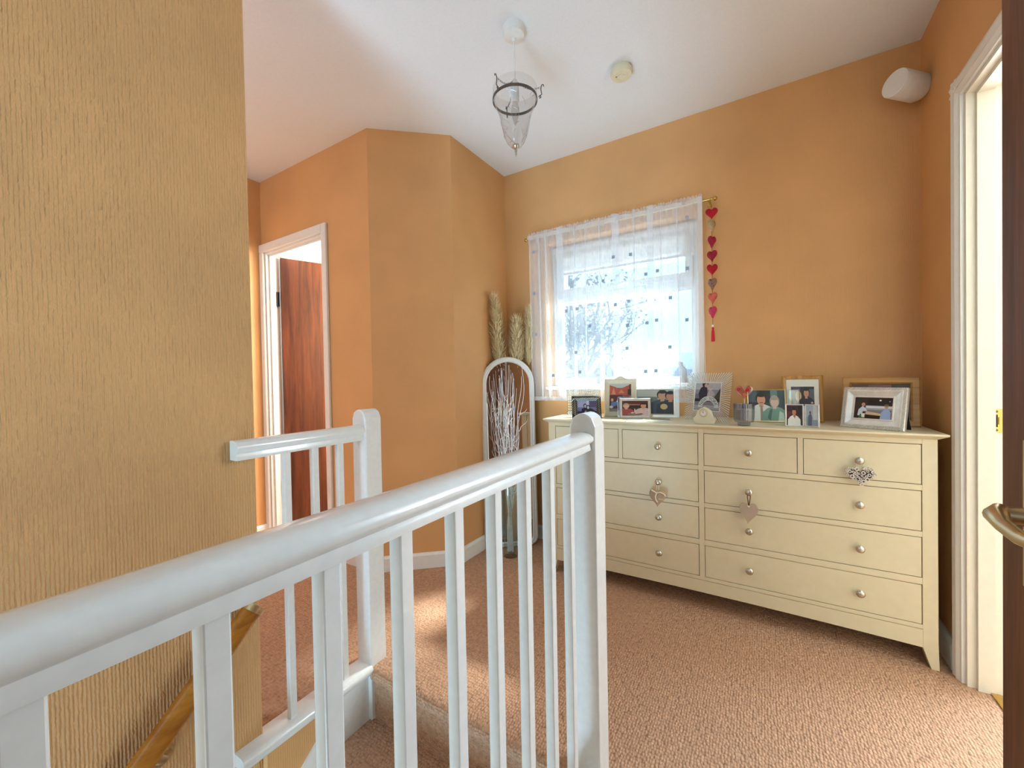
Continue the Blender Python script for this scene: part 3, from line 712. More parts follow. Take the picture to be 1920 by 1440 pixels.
# 5 silver frame in front, people dining
t = fthing('silver_photo_frame', 'thin silver-green frame with dim photo of two diners', -.640, 2.118, 17, 12); w, h = .158, .106
ring_frame(w, h, [(0, .012), (0, 0), (.004, -.004), (.007, -.001), (.012, -.001), (.015, .003)]).build('border', 'silver', t)
photo(t, .013, .013, w-.026, h-.026, .002, '2c1c18', [('5a2e22', rect(0, .8, 1, 1)), ('7a3a28', rect(.1, .68, .8, .8)), ('c07a62', rect(.2, .71, .75, .75)), ('3c2e2a', rect(.3, .2, .65, .6))] + person(.16, 0, .95, 'd6a488', 'b09a86', 'a04a42') + person(.82, 0, 1.0, 'c88e72', '33241e', 'd2b4b4') + [('8c6e66', ell(.5, .12, .3, .1)), ('d8c8c0', rect(.47, .2, .51, .46)), ('e0cfc6', ell(.4, .2, .06, .04)), ('d8b8b4', [(.5, .12), (.5, .2), (.75, .36), (.8, .2)])])
strut(t, w/2, h, 12)
# 6 small acrylic block photo between them
t = fthing('acrylic_photo_block', 'small clear block with pale purple snapshot tucked behind silver frame', -.662, 2.150, 12, 8); w, h = .072, .104
MB().box(0, w, .0, .012, .0, h+.008).build('acrylic_block', 'crystal', t)
photo(t, .003, .012, w-.008, h-.012, -.0006, '8088a8', [('c6c4d4', rect(0, .0, .5, .3)), ('5a5670', rect(0, .75, 1, 1))] + person(.55, .1, .9, 'e0b8ac', '58424a', 'd8d4e0'))
# acrylic plates lying in front
def plate(x, y, a, w, d, label):
    t = thing('acrylic_plate', label, 'plate', (x, y, ZT+.0005), (0, 0, radians(a)))
    MB().box(0, w, 0, d, 0, .004).build('plate_body', 'crystal', t, bevel=.001); 
    ring_frame(w, d, [(0, 0), (0, .0042), (.002, .0044), (.002, .0035)]).xf(Matrix.Rotation(pi/2, 4, 'X')).xf(Matrix.Scale(1, 4)).build('polished_edge', 'crystal_ridge', t)
plate(-.585, 2.03, 17, .085, .07, 'clear flat plate lying left in front of the silver frame')
plate(-.49, 2.055, 17, .115, .07, 'clear flat plate lying right in front of the silver frame')
# 7 sunburst cut glass frame
t = fthing('sunburst_glass_frame', 'large sunburst ridged glass frame with couple photo reading NEW YORK', -.334, 2.195, -30, 9); w, h = .236, .232
ring_frame(w, h, [(0, .006), (0, .002), (.05, .002), (.05, .006)]).build('glass_border', 'crystal', t)
ix0, ix1, iz0, iz1 = .050, w-.050, .046, h-.046
m = MB()
def ray_bar(a, b): m.tube([(a[0], -.001, a[1]), (b[0], -.0015, b[1])], .0015, 5)
for i in range(19):
    s = i/18
    for zo, zi in ((.001, iz0), (h-.001, iz1)): ray_bar((ix0+(ix1-ix0)*s, zi), (.002+(w-.004)*s, zo))
for i in range(1, 20):
    s = i/20
    for xo, xi in ((.001, ix0), (w-.001, ix1)): ray_bar((xi, iz0+(iz1-iz0)*s), (xo, .002+(h-.004)*s))
m.build('sunburst_ridges', 'crystal_ridge', t, True)
m = MB(); 
ring_frame(w, h, [(ix0-.004, -.003), (ix0-.002, -.004), (ix0+.001, -.002)], m); m.build('inner_lip', 'crystal_ridge', t)
px0, pz0, pw, ph = ix0, ix0-.003, w-2*ix0, h-2*ix0+.006
photo(t, px0, pz0, pw, ph, .001, '8d93a6', [('b8bac6', rect(0, .75, 1, 1)), ('6d7488', rect(0, .42, .25, .6)), ('3c3f3a', [(.7, .4), (1, .85), (1, .35)]), ('20222c', rect(0, .33, 1, .43)), ('7c7e8c', rect(0, 0, 1, .33)), ('a7a9b2', rect(0, .06, 1, .2)),
     ('262c44', [(.2, .34), (.13, .62), (.2, .8), (.34, .9), (.46, .82), (.5, .6), (.48, .34)]), ('2a2430', ell(.38, .93, .12, .11)), ('cfa890', ell(.42, .9, .07, .07)), ('b9b2bc', [(.5, .36), (.48, .6), (.56, .74), (.7, .7), (.78, .58), (.66, .5), (.62, .36)]), ('d8c4b8', ell(.6, .80, .07, .08)), ('b4aeb8', ell(.6, .85, .08, .06))])
c0 = (px0+pw*.56, pz0+ph*.13); R1, R2 = pw*.40, pw*.235
m = MB(); v = []
for i in range(25):
    a = pi*i/24; v += [(c0[0]+R1*cos(a), -.0006, c0[1]+R1*sin(a)), (c0[0]+R2*cos(a), -.0006, c0[1]+R2*sin(a))]
m.add(v, [(2*i, 2*i+2, 2*i+3, 2*i+1) for i in range(24)]); arc = m.build('souvenir_banner', pc('d3dcdc'), t)
txt = 'NEW YORK'
for i, cch in enumerate(txt):
    if cch == ' ': continue
    a = radians(158-136*i/7); r = R2+(R1-R2)*.16
    lettering(cch, (R1-R2)*.98, (c0[0]+r*cos(a), -.0009, c0[1]+r*sin(a)), (pi/2, pi/2-a if False else -(a-pi/2), 0), pc('1f6e78'), arc)
strut(t, w/2, h, 9, 'crystal', .04)
# 8 clock
t = thing('mantel_clock', 'small cream ceramic mantel clock before the sunburst frame', 'clock', (-.220, 2.0, ZT+.0005), (0, 0, radians(-8))); 
P = [(-.040, 0), (.040, 0), (.041, .006), (.046, .020), (.047, .026), (.036, .034), (.031, .048), (.025, .062), (.014, .070), (.004, .075), (0, .078), (-.004, .075), (-.014, .070), (-.025, .062), (-.031, .048), (-.036, .034), (-.047, .026), (-.046, .020), (-.041, .006)]
MB().prism(P, -.011, .014, 'y').build('clock_body', 'cream', t, bevel=.003, seg=3)
MB().lathe([(.0165, 0), (.0175, .003), (.015, .0045), (.0145, .003)], (0, -.011, .050), 24, '-y').build('bezel', 'brass_dull', t, True)
fc = MB().lathe([(.0148, 0), (.0148, .0034)], (0, -.011, .050), 24, '-y').build('clock_face', 'mat', t)
m = MB()
for k in range(12):
    a = 2*pi*k/12; m.box(-.0006, .0006, -.0152, -.0146, .0102, .0132) if k == 0 else m.add([tuple(Matrix.Rotation(a, 4, 'Y') @ Vector(p)) for p in [(-.0006, -.0150, .0102), (.0006, -.0150, .0102), (.0006, -.0150, .0132), (-.0006, -.0150, .0132)]], [(0, 1, 2, 3)])
m.xf(Matrix.Translation((0, 0, .050))).build('hour_marks', 'cordbr', fc)
m = MB().tube([(0, -.0155, .05), (-.006, -.0155, .056)], .0006, 5).tube([(0, -.0158, .05), (-.002, -.0158, .0605)], .0005, 5); m.build('clock_hands', 'black', fc)
# 9 candle in ribbed glass
t = thing('candle_jar', 'ribbed blue-grey glass candle jar with cream wax beside the clock', 'candle', (-.066, 2.0, ZT+.0005))
m = MB(); n = 72; v = []; prof = [(.018, 0), (.024, .001), (.026, .010), (.024, .013), (.034, .016), (.0385, .024), (.0405, .094), (.0375, .094), (.0360, .026), (.002, .022)]
for j, (r, z) in enumerate(prof):
    for k in range(n): q = r*(1+(.022*cos(k*2*pi/4) if 4 <= j <= 7 else 0)); v.append((q*cos(2*pi*k/n), q*sin(2*pi*k/n), z))
f = [(j*n+k, j*n+(k+1) % n, (j+1)*n+(k+1) % n, (j+1)*n+k) for j in range(len(prof)-1) for k in range(n)]+[tuple(range(n))]
m.add(v, f); m.build('glass_jar', 'bluegl', t, True)
MB().lathe([(.002, .025), (.034, .025), (.0352, .030), (.0362, .068), (.034, .070), (.003, .068)], (0, 0, 0), 32).build('wax', 'wax', t, True)
MB().tube([(0, 0, .066), (.001, 0, .078)], .001, 5).build('wick', 'black', t)
# 10 heart on a stick
t = thing('glass_heart_stand', 'clear pink glass heart with red petals on thin stick behind candle', 'heart ornament', (-.066, 2.075, ZT+.0005), (0, 0, radians(8)))
puffy(MB(), .072, .062, .008).xf(Matrix.Translation((0, 0, .138))).build('glass_heart', 'pinkgl', t, True)
MB().tube([(0, 0, .004), (0, 0, .112)], .0016, 8).build('stick', 'gold', t)
MB().lathe([(.022, 0), (.022, .004), (.004, .006)], (0, 0, 0), 20).build('stand_base', 'crystal', t)
for x, z, r in ((-.022, .153, .007), (.012, .150, .008), (.0, .128, .009)):
    m = MB()
    for k in range(6): a = k*pi/3; m.ball((x+r*.6*cos(a), -.0045, z+r*.6*sin(a)), r*.45, 5, 0, 1, .25, 1)
    m.build('petal', 'red' if z > .14 else 'coral', t, True)
# 11 gold-edged couple
t = fthing('gold_photo_frame', 'thin gold frame with portrait of moustached man and woman in green', -.056, 2.165, 12, 8); w, h = .156, .150
ring_frame(w, h, [(0, .010), (0, 0), (.002, -.002), (.005, -.001), (.006, .002)]).build('border', 'gold', t)
photo(t, .005, .005, w-.01, h-.01, .001, '2c3a40', [('4a5a66', rect(.0, .4, .25, 1)), ('18202a', rect(.3, .6, .6, 1)), ('5c7a84', rect(.62, .3, .8, 1)), ('34444c', rect(.8, .2, 1, 1)), ('3c1c24', rect(0, .3, .25, .6))] + person(.36, -.05, 1.12, 'd39a7c', '1c1614', 'dfe4de') + [('3a2a24', rect(.315, .585, .405, .605)), ('a48a80', [(.33, .5), (.39, .5), (.42, 0), (.33, 0)])] + person(.72, -.05, .98, 'dcc0ae', 'a89a80', '7fa294', True) + [('4f7468', [(.52, .1), (.6, .4), (.66, .38), (.6, .0)]), ('cfe0d6', [(.8, .0), (.85, .32), (.95, .26), (.98, 0)])])
strut(t, w/2, h, 8)
# 12 oak frame with white mount
t = fthing('oak_photo_frame', 'upright honey oak frame with white mount and couple in black', .082, 2.235, 3, 8); w, h = .154, .210
m = ring_frame(w, h, [(0, .016), (0, 0), (.006, -.004), (.014, -.002), (.017, .004)]); m.build('border', 'oakv', t)
photo(t, .016, .016, w-.032, h-.032, .003, 'e6e2d8', [], 'mount')
photo(t, .034, .046, w-.068, h-.096, .0024, '2e2f3a', [('4c4c58', rect(.0, .5, .4, 1)), ('5a5c66', rect(.6, .4, 1, .9))] + person(.32, -.08, 1.0, 'd8b094', 'c9ad84', '15181a', True) + person(.66, .05, 1.05, 'c99478', '221a18', '20222c') + [('cfa890', ell(.9, .36, .05, .04))])
strut(t, w/2+.035, h, 8)
# 13 clear glass block corner beside gold frame
t = thing('glass_block_frame', 'thick clear glass frame edge standing behind the small twin frame', 'photo frame', (.100, 2.15, ZT+.0005), (0, 0, radians(14)), 'photo frames on the chest')
MB().box(0, .045, 0, .018, 0, .150).build('glass_block', 'crystal', t, bevel=.006)
# 14 twin hinged silver frame
t = thing('twin_photo_frame', 'small hinged silver twin frame with man in white shirt', 'photo frame', (.083, 2.035, ZT+.0005), (radians(-2), 0, radians(6)), 'photo frames on the chest')
a = MB(); ring_frame(.064, .092, [(0, .006), (0, 0), (.002, -.0015), (.004, -.001), (.005, .002)], a); a.build('left_panel', 'silver', t)
photo(t, .0045, .0045, .055, .083, .001, '3a1c20', [('5a2a30', rect(0, .4, .3, .7)), ('201418', rect(.7, .5, 1, 1))] + person(.48, -.1, 1.15, 'c07a5e', '1a1012', 'd8dad2') + [('b06a52', [(.44, .5), (.58, .5), (.52, .32)])])
a = MB(); ring_frame(.052, .092, [(0, .006), (0, 0), (.002, -.0015), (.004, -.001), (.005, .002)], a)
Q = Matrix.Translation((.067, 0, 0)) @ Matrix.Rotation(radians(-38), 4, 'Z'); a.xf(Q).build('right_panel', 'silver', t)
p2 = photo(t, .0045, .0045, .043, .083, .001, 'a9bccc', [('8fa4ba', rect(0, 0, 1, .45)), ('5d6e86', [(.15, 0), (.2, .5), (.4, .62), (.5, .5), (.5, 0)]), ('6a5a58', ell(.36, .66, .08, .07)), ('c6d4de', rect(.6, .3, 1, 1))]); p2.data.transform(Q)
MB().tube([(.0655, .002, .01), (.0655, .002, .085)], .002, 8).build('hinge', 'silver', t)
# 15 silver rope frame
t = fthing('silver_rope_frame', 'wide silver frame with rope edge and photo of two people at table', .270, 2.098, -30, 14); w, h = .197, .164
ring_frame(w, h, [(0, .016), (0, 0), (.003, -.004), (.011, -.003), (.013, -.006), (.017, -.006), (.034, .002), (.036, -.001), (.040, -.001), (.041, .004)]).build('border', 'silver', t, False)
m = MB()
for i in range(30):
    x = .006+(w-.012)*i/29
    for z in (.006, h-.006): m.tube([(x-.004, -.003, z-.0045), (x+.004, -.006, z+.0045)], .0021, 6)
for i in range(24):
    z = .006+(h-.012)*i/23
    for x in (.006, w-.006): m.tube([(x-.0045, -.003, z-.004), (x+.0045, -.006, z+.004)], .0021, 6)
m.build('rope_moulding', 'silver', t, True)
photo(t, .040, .040, w-.080, h-.080, .002, '1c1414', [('2a2018', rect(0, .3, .35, 1)), ('9a98a4', rect(.3, .42, 1, .62)), ('d2d0d6', rect(.32, .5, 1, .6)), ('77757f', rect(.3, .28, 1, .42)), ('c8aa84', [(.3, .2), (.34, .34), (.72, .26), (.72, .16)]), ('0f0c0e', rect(.3, 0, .75, .16)), ('f2eee8', ell(.68, .87, .03, .035)), ('c9b8a0', ell(.92, .83, .02, .02)),
      ('c6cbd8', [(.1, .14), (.12, .42), (.22, .58), (.3, .5), (.36, .36), (.24, .34), (.22, .12)]), ('b98a74', ell(.24, .66, .05, .09)), ('2e5a36', [(.12, 0), (.18, .22), (.24, .2), (.26, 0)]), ('e0dcd2', [(.22, .06), (.2, .24), (.3, .24), (.3, .04)]), ('93a6cc', [(.7, 0), (.72, .3), (.82, .5), (.9, .48), (.97, .3), (.98, 0)]), ('b88a70', ell(.85, .58, .05, .09)), ('6a5a4c', ell(.85, .65, .06, .05))])
strut(t, w-.03, h, 14)
# 16 wide oak frame behind
t = fthing('wide_oak_frame', 'wide honey oak frame behind the silver rope frame by the wall', .293, 2.215, -10, 10); w, h = .238, .200
ring_frame(w, h, [(0, .018), (0, 0), (.004, -.003), (.022, -.003), (.027, .002), (.030, .008)]).build('border', 'oak', t)
photo(t, .030, .030, w-.06, h-.06, .006, '5a4448', [('7a5a60', rect(.3, .8, .7, 1)), ('3c3c40', rect(.7, .6, 1, 1))] + person(.4, 0, .8, 'c09078', '2a2020', '4a5060'))
strut(t, w-.07, h, 10)

# ---------------------------------------------------------------- figurines on the sill
def skin_figure(name, label, cat, loc, rot, nodes, edges, group):
    me = bpy.data.meshes.new(name); me.from_pydata([n[:3] for n in nodes], edges, [])
    o = bpy.data.objects.new(name, me); C.objects.link(o); o.location = loc; o.rotation_euler = rot
    me.materials.append(M['figure'])
    md = o.modifiers.new('skin', 'SKIN'); md.use_smooth_shade = True
    for i, nd in enumerate(nodes): me.skin_vertices[0].data[i].radius = (nd[3], nd[3]*(nd[4] if len(nd) > 4 else 1))
    me.skin_vertices[0].data[0].use_root = True
    sb = o.modifiers.new('sub', 'SUBSURF'); sb.levels = 1; sb.render_levels = 2
    return tag(o, label, cat, group)
p = at(1126, 728, Y=2.43)
skin_figure('resin_figurine', 'small seated resin figurine with bent arm behind curtain at left', 'figurine', (p.x, 2.43, WZ0), (0, 0, .3),
   [(0, 0, .055, .021), (0, 0, .026, .026), (0, .0, .0135, .027), (0, 0, .085, .018), (.002, 0, .108, .017), (.002, 0, .120, .007), (.004, 0, .137, .0135, .9), (.002, 0, .148, .011), (-.022, -.004, .104, .007), (-.038, -.008, .078, .006), (-.016, -.014, .062, .005), (.022, .0, .100, .007), (.026, -.006, .072, .006)],
   [(0, 1), (1, 2), (0, 3), (3, 4), (4, 5), (5, 6), (6, 7), (4, 8), (8, 9), (9, 10), (4, 11), (11, 12)], 'figurines on the window sill')
p = at(1279, 722, Y=2.43)
skin_figure('resin_figurine', 'small long-haired resin figurine looking down behind curtain at right', 'figurine', (p.x, 2.43, WZ0), (0, 0, -.3),
   [(0.01, 0, .050, .020), (0.012, 0, .0145, .029), (.008, 0, .080, .017), (.004, 0, .100, .015), (0, -.002, .112, .008), (-.006, -.006, .126, .016), (-.004, 0, .139, .015), (-.017, -.008, .112, .009), (.020, -.004, .092, .007), (.028, -.012, .066, .006), (.008, -.022, .050, .005)],
   [(0, 1), (0, 2), (2, 3), (3, 4), (4, 5), (5, 6), (5, 7), (3, 8), (8, 9), (9, 10)], 'figurines on the window sill')

# ---------------------------------------------------------------- heart garland
gx, gy = -.2105, 2.318
ga = thing('heart_garland', 'string of eight padded hearts with red tassel hanging from curtain rod', 'garland', (gx, gy, ZR))
MB().tube([(gx, YR, ZR+.007), (gx-.004, YR-.006, ZR-.004), (gx, gy, ZR-.03), (gx, gy, 1.30)], .0009, 6).build('cord', 'cordbr', ga, world=True)
for z, w, h, mat, r in ((1.880, .058, .058, 'red', 8), (1.820, .056, .062, 'beige', 66), (1.737, .052, .060, 'crimson', 55), (1.664, .052, .058, 'crimson', -22), (1.594, .052, .060, 'red', 14), (1.522, .050, .060, 'print', -35), (1.450, .050, .058, 'coral', -30), (1.378, .050, .060, 'pink', -45)):
    q = puffy(MB(), w, h, .022, 0, 28).xf(Matrix.Translation((gx, gy, z)) @ Matrix.Rotation(radians(r), 4, 'Z'))
    q.build('padded_heart', mat, ga, True, world=True)
MB().ball((gx, gy, 1.309), .0065, 8).build('pearl_bead', 'pearl', ga, True, world=True)
m = MB().lathe([(.004, 0), (.006, -.006), (.0045, -.012), (.007, -.02), (.0085, -.045), (.0095, -.072), (.002, -.074)], (gx, gy, 1.302), 14); m.build('tassel', 'tassel', ga, True, world=True)

# ---------------------------------------------------------------- pendant lamp, detector, wall speaker
PX, PY = -.818, 1.392
pl_ = thing('pendant_lamp', 'glass bell pendant lamp on a cord with iron ring and chains', 'pendant lamp', (PX, PY, ZC))
def pb(m, name, mat, smooth=True): return m.build(name, mat, pl_, smooth, world=True)
pb(MB().lathe([(.042, ZC), (.042, ZC-.018), (.040, ZC-.036), (.030, ZC-.043), (.010, ZC-.047), (.006, ZC-.056)], (PX, PY, 0), 28), 'ceiling_rose', 'plastic')
pb(MB().tube([(PX, PY, ZC-.05), (PX+.001, PY, 2.225)], .0028, 8), 'flex', 'plastic')
pb(MB().lathe([(.004, 2.238), (.011, 2.23), (.014, 2.215), (.016, 2.20), (.017, 2.178), (.016, 2.150), (.013, 2.146)], (PX, PY, 0), 20), 'lamp_holder', 'plastic')
pb(MB().lathe([(.008, 2.15), (.012, 2.138), (.0165, 2.118), (.0155, 2.10), (.009, 2.078), (.004, 2.062), (.001, 2.055)], (PX, PY, 0), 18), 'candle_bulb', 'bulb')
prof = [(.084, 2.205), (.0865, 2.198), (.0865, 2.178), (.0845, 2.160), (.083, 2.150), (.076, 2.130), (.066, 2.108), (.0595, 2.085), (.055, 2.06), (.050, 2.035), (.044, 2.012), (.034, 1.990), (.022, 1.976), (.012, 1.972)]
m = MB(); n = 48; v = [(PX+r*cos(2*pi*k/n), PY+r*sin(2*pi*k/n), z) for r, z in prof for k in range(n)]
m.add(v, [(j*n+k, j*n+(k+1) % n, (j+1)*n+(k+1) % n, (j+1)*n+k) for j in range(len(prof)-1) for k in range(n)]); gs = pb(m, 'glass_shade', 'lampglass')
m = MB(); rr = random.Random(11)
for i in range(34):
    z = rr.uniform(1.995, 2.14); q = rr.uniform(0, 2*pi)
    def R_at(zz):
        for (r1, z1), (r2, z2) in zip(prof, prof[1:]):
            if z2 <= zz <= z1: return r2+(r1-r2)*(zz-z2)/(z1-z2+1e-9)
        return .05
    pts = []
    dq, dz = rr.uniform(-.25, .25), rr.uniform(.008, .022)
    for k in range(4): a = q+dq*k/3*(1+.3*k); zz = z+dz*k/3; r = R_at(zz)+.0006; pts.append((PX+r*cos(a), PY+r*sin(a), zz))
    m.tube(pts, .0009, 4)
m.build('etched_leaves', 'etched', gs, True, world=True)
n = 40; m = MB(); v = []
for r, z in ((.0855, 2.160), (.0885, 2.160), (.0885, 2.150), (.0855, 2.150)): v += [(PX+r*cos(2*pi*k/n), PY+r*sin(2*pi*k/n), z) for k in range(n)]
m.add(v, [(j*n+k, j*n+(k+1) % n, ((j+1) % 4)*n+(k+1) % n, ((j+1) % 4)*n+k) for j in range(4) for k in range(n)]); pb(m, 'iron_ring', 'iron', False)
for q in (radians(20), radians(140), radians(260)):
    e = Vector((cos(q), sin(q), 0)); o = Vector((PX, PY, 2.155)); m = MB()
    def sp(a, b): return o+e*a+Vector((0, 0, b))
    pts = [sp(.0885+.010+.006*cos(t)*k, -.004+.006*sin(t)*k) for t, k in [(pi*1.0+i*pi/5, .25+.75*i/9) for i in range(10)]]
    pts += [sp(.106, .006), sp(.103, .024), sp(.104, .036), sp(.108, .044), sp(.113, .042), sp(.114, .036)]
    m.tube(pts, .0019, 6); hk = pb(m, 'scroll_hook', 'iron')
    A = sp(.103, .034); B = Vector((PX, PY, 2.222))+e*.012; m = MB(); nl = 9
    for i in range(nl):
        t0, t1 = i/nl-.02, (i+1)/nl+.02; c = [A+(B-A)*t+Vector((0, 0, -.016*sin(pi*max(0, min(1, t))))) for t in (t0, (t0+t1)/2, t1)]
        sd = Vector((-e.y, e.x, 0)) if i % 2 else Vector((0, 0, 1))
        m.tube([c[0], c[0]*.7+c[1]*.3+sd*.0024, c[1]*.4+c[2]*.6+sd*.0024, c[2], c[1]*.4+c[2]*.6-sd*.0024, c[0]*.7+c[1]*.3-sd*.0024, c[0]], .0007, 4)
    m.build('chain', 'iron', hk, True, world=True)
pb(MB().lathe([(.013, 1.980), (.0145, 1.972), (.010, 1.966), (.004, 1.962), (.0055, 1.955), (.003, 1.949), (.0045, 1.944), (.002, 1.938), (.001, 1.933)], (PX, PY, 0), 16), 'finial', 'nickel')
dp = at(1165, 127, Z=ZC)
det = thing('smoke_detector', 'round yellowed smoke detector on the ceiling', 'smoke detector', (dp.x, dp.y, ZC))
MB().lathe([(.040, ZC), (.040, ZC-.010), (.0465, ZC-.012), (.0475, ZC-.028), (.044, ZC-.036), (.012, ZC-.038)], (dp.x, dp.y, 0), 36).build('detector_body', 'plastic_old', det, True, world=True)
m = MB(); n = 28; v = []
for r, z in ((.029, ZC-.037), (.027, ZC-.0395), (.021, ZC-.0395), (.019, ZC-.037)): v += [(dp.x+r*cos(2*pi*k/n), dp.y+r*sin(2*pi*k/n), z) for k in range(n)]
m.add(v, [(j*n+k, j*n+(k+1) % n, (j+1)*n+(k+1) % n, (j+1)*n+k) for j in range(3) for k in range(n)]); m.build('vent_ring', 'plastic_old', det, True, world=True)
MB().lathe([(.016, ZC-.036), (.015, ZC-.0405), (.002, ZC-.041)], (dp.x, dp.y, 0), 24).build('test_button', 'plastic_old', det, True, world=True)
MB().ball((dp.x-.020, dp.y-.010, ZC-.0395), .003, 6).build('indicator', 'iron', det, True, world=True)
sp0 = Vector((.563, 2.303, 2.205)); sp1 = Vector((.466, 2.222, 2.218)); ax = (sp1-sp0).normalized(); Ls = (sp1-sp0).length
spk = thing('wall_speaker', 'white cylindrical speaker fixed high in the corner of the wall', 'speaker', sp0)
Q = Matrix.Translation(sp0) @ ax.to_track_quat('Z', 'Y').to_matrix().to_4x4()
MB().lathe([(.034, -.004), (.044, .002), (.050, .014), (.051, Ls-.004), (.0495, Ls)], (0, 0, 0), 40).xf(Q).build('speaker_body', 'plastic', spk, True, world=True)
MB().lathe([(.047, Ls), (.047, Ls+.0015), (.002, Ls+.002)], (0, 0, 0), 40).xf(Q).build('speaker_grille', 'grille', spk, True, world=True)
MB().tube([sp0+Vector((.0, .01, 0)), (XR, 2.335, 2.205)], .016, 12).build('mounting_bracket', 'plastic', spk, True, world=True)

# ---------------------------------------------------------------- mirror, vase with twigs, pampas
mr = thing('arched_mirror', 'tall white arched mirror leaning in the corner by the window', 'mirror', (-1.472, 2.035, 0), (radians(-2.4), 0, radians(41)))
w, h = .342, 1.198
def stadium(w, h, ins, rb=.06, n=14):
    P = []; r = w/2-ins; cz = h-w/2; rb = max(.008, rb-ins)
    for i in range(n+1): a = pi*i/n; P.append((w/2+r*cos(a), cz+r*sin(a)))
    for i in range(7): a = pi+pi/2*i/6; P.append((ins+rb+rb*cos(a), ins+rb+rb*sin(a)))
    for i in range(7): a = 1.5*pi+pi/2*i/6; P.append((w-ins-rb+rb*cos(a), ins+rb+rb*sin(a)))
    return P
rings = [(0, .022), (0, .004), (.004, -.004), (.012, -.008), (.019, -.005), (.021, -.006), (.027, -.006), (.033, .0), (.034, .006)]
m = MB(); k = len(stadium(w, h, 0)); v = []
for ins, y in rings: v += [(a, y, b) for a, b in stadium(w, h, ins)]
m.add(v, [(j*k+i, j*k+(i+1) % k, (j+1)*k+(i+1) % k, (j+1)*k+i) for j in range(len(rings)-1) for i in range(k)])
m.build('mirror_frame', 'white', mr, True)
m = MB(); P = stadium(w, h, .0335); m.add([(a, .004, b) for a, b in P], [tuple(range(len(P)))]); m.build('mirror_glass', 'mirror', mr)
m = MB(); P = stadium(w, h, .002); m.add([(a, .0215, b) for a, b in P], [tuple(range(len(P)))]); m.build('back_board', 'black', mr)
VX, VY = -1.283, 2.035
va = thing('glass_vase', 'tall clear glass vase standing before the arched mirror', 'vase', (VX, VY, 0))
prof = [(.038, 0), (.043, .004), (.042, .02), (.040, .05), (.042, .15), (.047, .28), (.052, .40), (.054, .46), (.0515, .46), (.049, .40), (.044, .28), (.039, .15), (.036, .05), (.034, .03), (.003, .026)]
MB().lathe(prof, (VX, VY, 0), 36).build('vase_body', 'crystal', va, True, world=True)
tw = thing('twig_bundle', 'bundle of whitewashed curly twigs standing in the glass vase', 'twigs', (VX, VY, .03))
rr = random.Random(21)
for i in range(13):
    a = 2*pi*i/13+rr.uniform(-.2, .2); k = rr.uniform(.35, 1)
    bx, by = VX+.022*k*cos(a+2.5), VY+.022*k*sin(a+2.5)
    tx, ty = VX+.125*k*cos(a), VY+.07*k*sin(a)-.01
    H = rr.uniform(.95, 1.14); pts = []; q1, q2 = rr.uniform(0, 6), rr.uniform(0, 6); N = 26; f1 = rr.uniform(13, 19)
    for j in range(N+1):
        t = j/N; z = .032+(H-.032)*t; wv = .009*min(1, t*2.2)
        s = t*t*(3-2*t)*.75+.25*t
        pts.append((bx+(tx-bx)*s+wv*sin(f1*t+q1), by+(ty-by)*s+wv*.6*sin(f1*1.2*t+q2), z))
    m = MB(); m.tube(pts, [.0034*(1-.65*j/N) for j in range(N+1)], 5)
    for b in range(4):
        j0 = rr.randint(8, 21); p0 = Vector(pts[j0]); dvx = rr.uniform(-.06, .06); up = rr.uniform(.03, .14); bp = []
        for j in range(7): t = j/6; bp.append(p0+Vector((dvx*t+.006*sin(9*t+q2), rr.uniform(-.002, .002)-.02*t*(1 if b % 2 else -1), up*t)))
        m.tube(bp, [.0022*(1-.6*j/6) for j in range(7)], 4)
    m.build('twig', 'twig', tw, True, world=True)
def plume(label, bx, by, tip, z0, rad, n, seed):
    t = thing('pampas_plume', label, 'dried grass', (bx, by, 0), group='pampas plumes behind the mirror'); rr = random.Random(seed)
    B = Vector((bx, by, 0)); T_ = Vector(tip); stem = [B, B.lerp(T_, .5)+Vector((.005, .004, 0)), B.lerp(T_, .95)]
    MB().tube(stem, [.004, .003, .0012], 6).build('stem', 'stem', t, True, world=True)
    m = MB()
    for i in range(n):
        s = rr.random(); z = z0+(T_.z-z0)*s*.94; c = B.lerp(T_, z/T_.z)
        a = rr.uniform(0, 2*pi); env = rad*(.45+.55*sin(pi*min(1, .15+.75*s)))
        L = rr.uniform(.04, .085)*(1-.25*s); out = env*rr.uniform(.15, 1.05)
        e = Vector((cos(a), sin(a), 0)); sd = Vector((-sin(a), cos(a), 0))*.0013; pr = []
        for k in range(5):
            q = k/4; pr.append(c+e*out*(1-(1-q)**2)+Vector((0, 0, L*q-.012*q*q*rr.uniform(0, 1.6)))+sd*rr.uniform(-5, 5)*q+e*rr.uniform(-.004, .006)*q)
        ww = [.9, 1.3, 1.1, .7, .1]
        v = []
        for k in range(5): v += [pr[k]-sd*ww[k]*.8, pr[k]+sd*ww[k]*.8]
        m.add(v, [(2*k, 2*k+1, 2*k+3, 2*k+2) for k in range(4)])
    o = m.build('plume', 'pampas', t, world=True); o['kind'] = 'stuff'
plume('tallest pampas plume against the bright left wall', -1.40, 2.26, (-1.45, 2.15, 1.60), 1.06, .062, 3000, 1)
plume('shorter pale pampas plume in the middle behind mirror arch', -1.37, 2.27, (-1.352, 2.262, 1.46), 1.08, .066, 2600, 2)
plume('faded pampas plume half hidden by the curtain edge', -1.33, 2.31, (-1.292, 2.335, 1.53), 1.14, .050, 1600, 3)

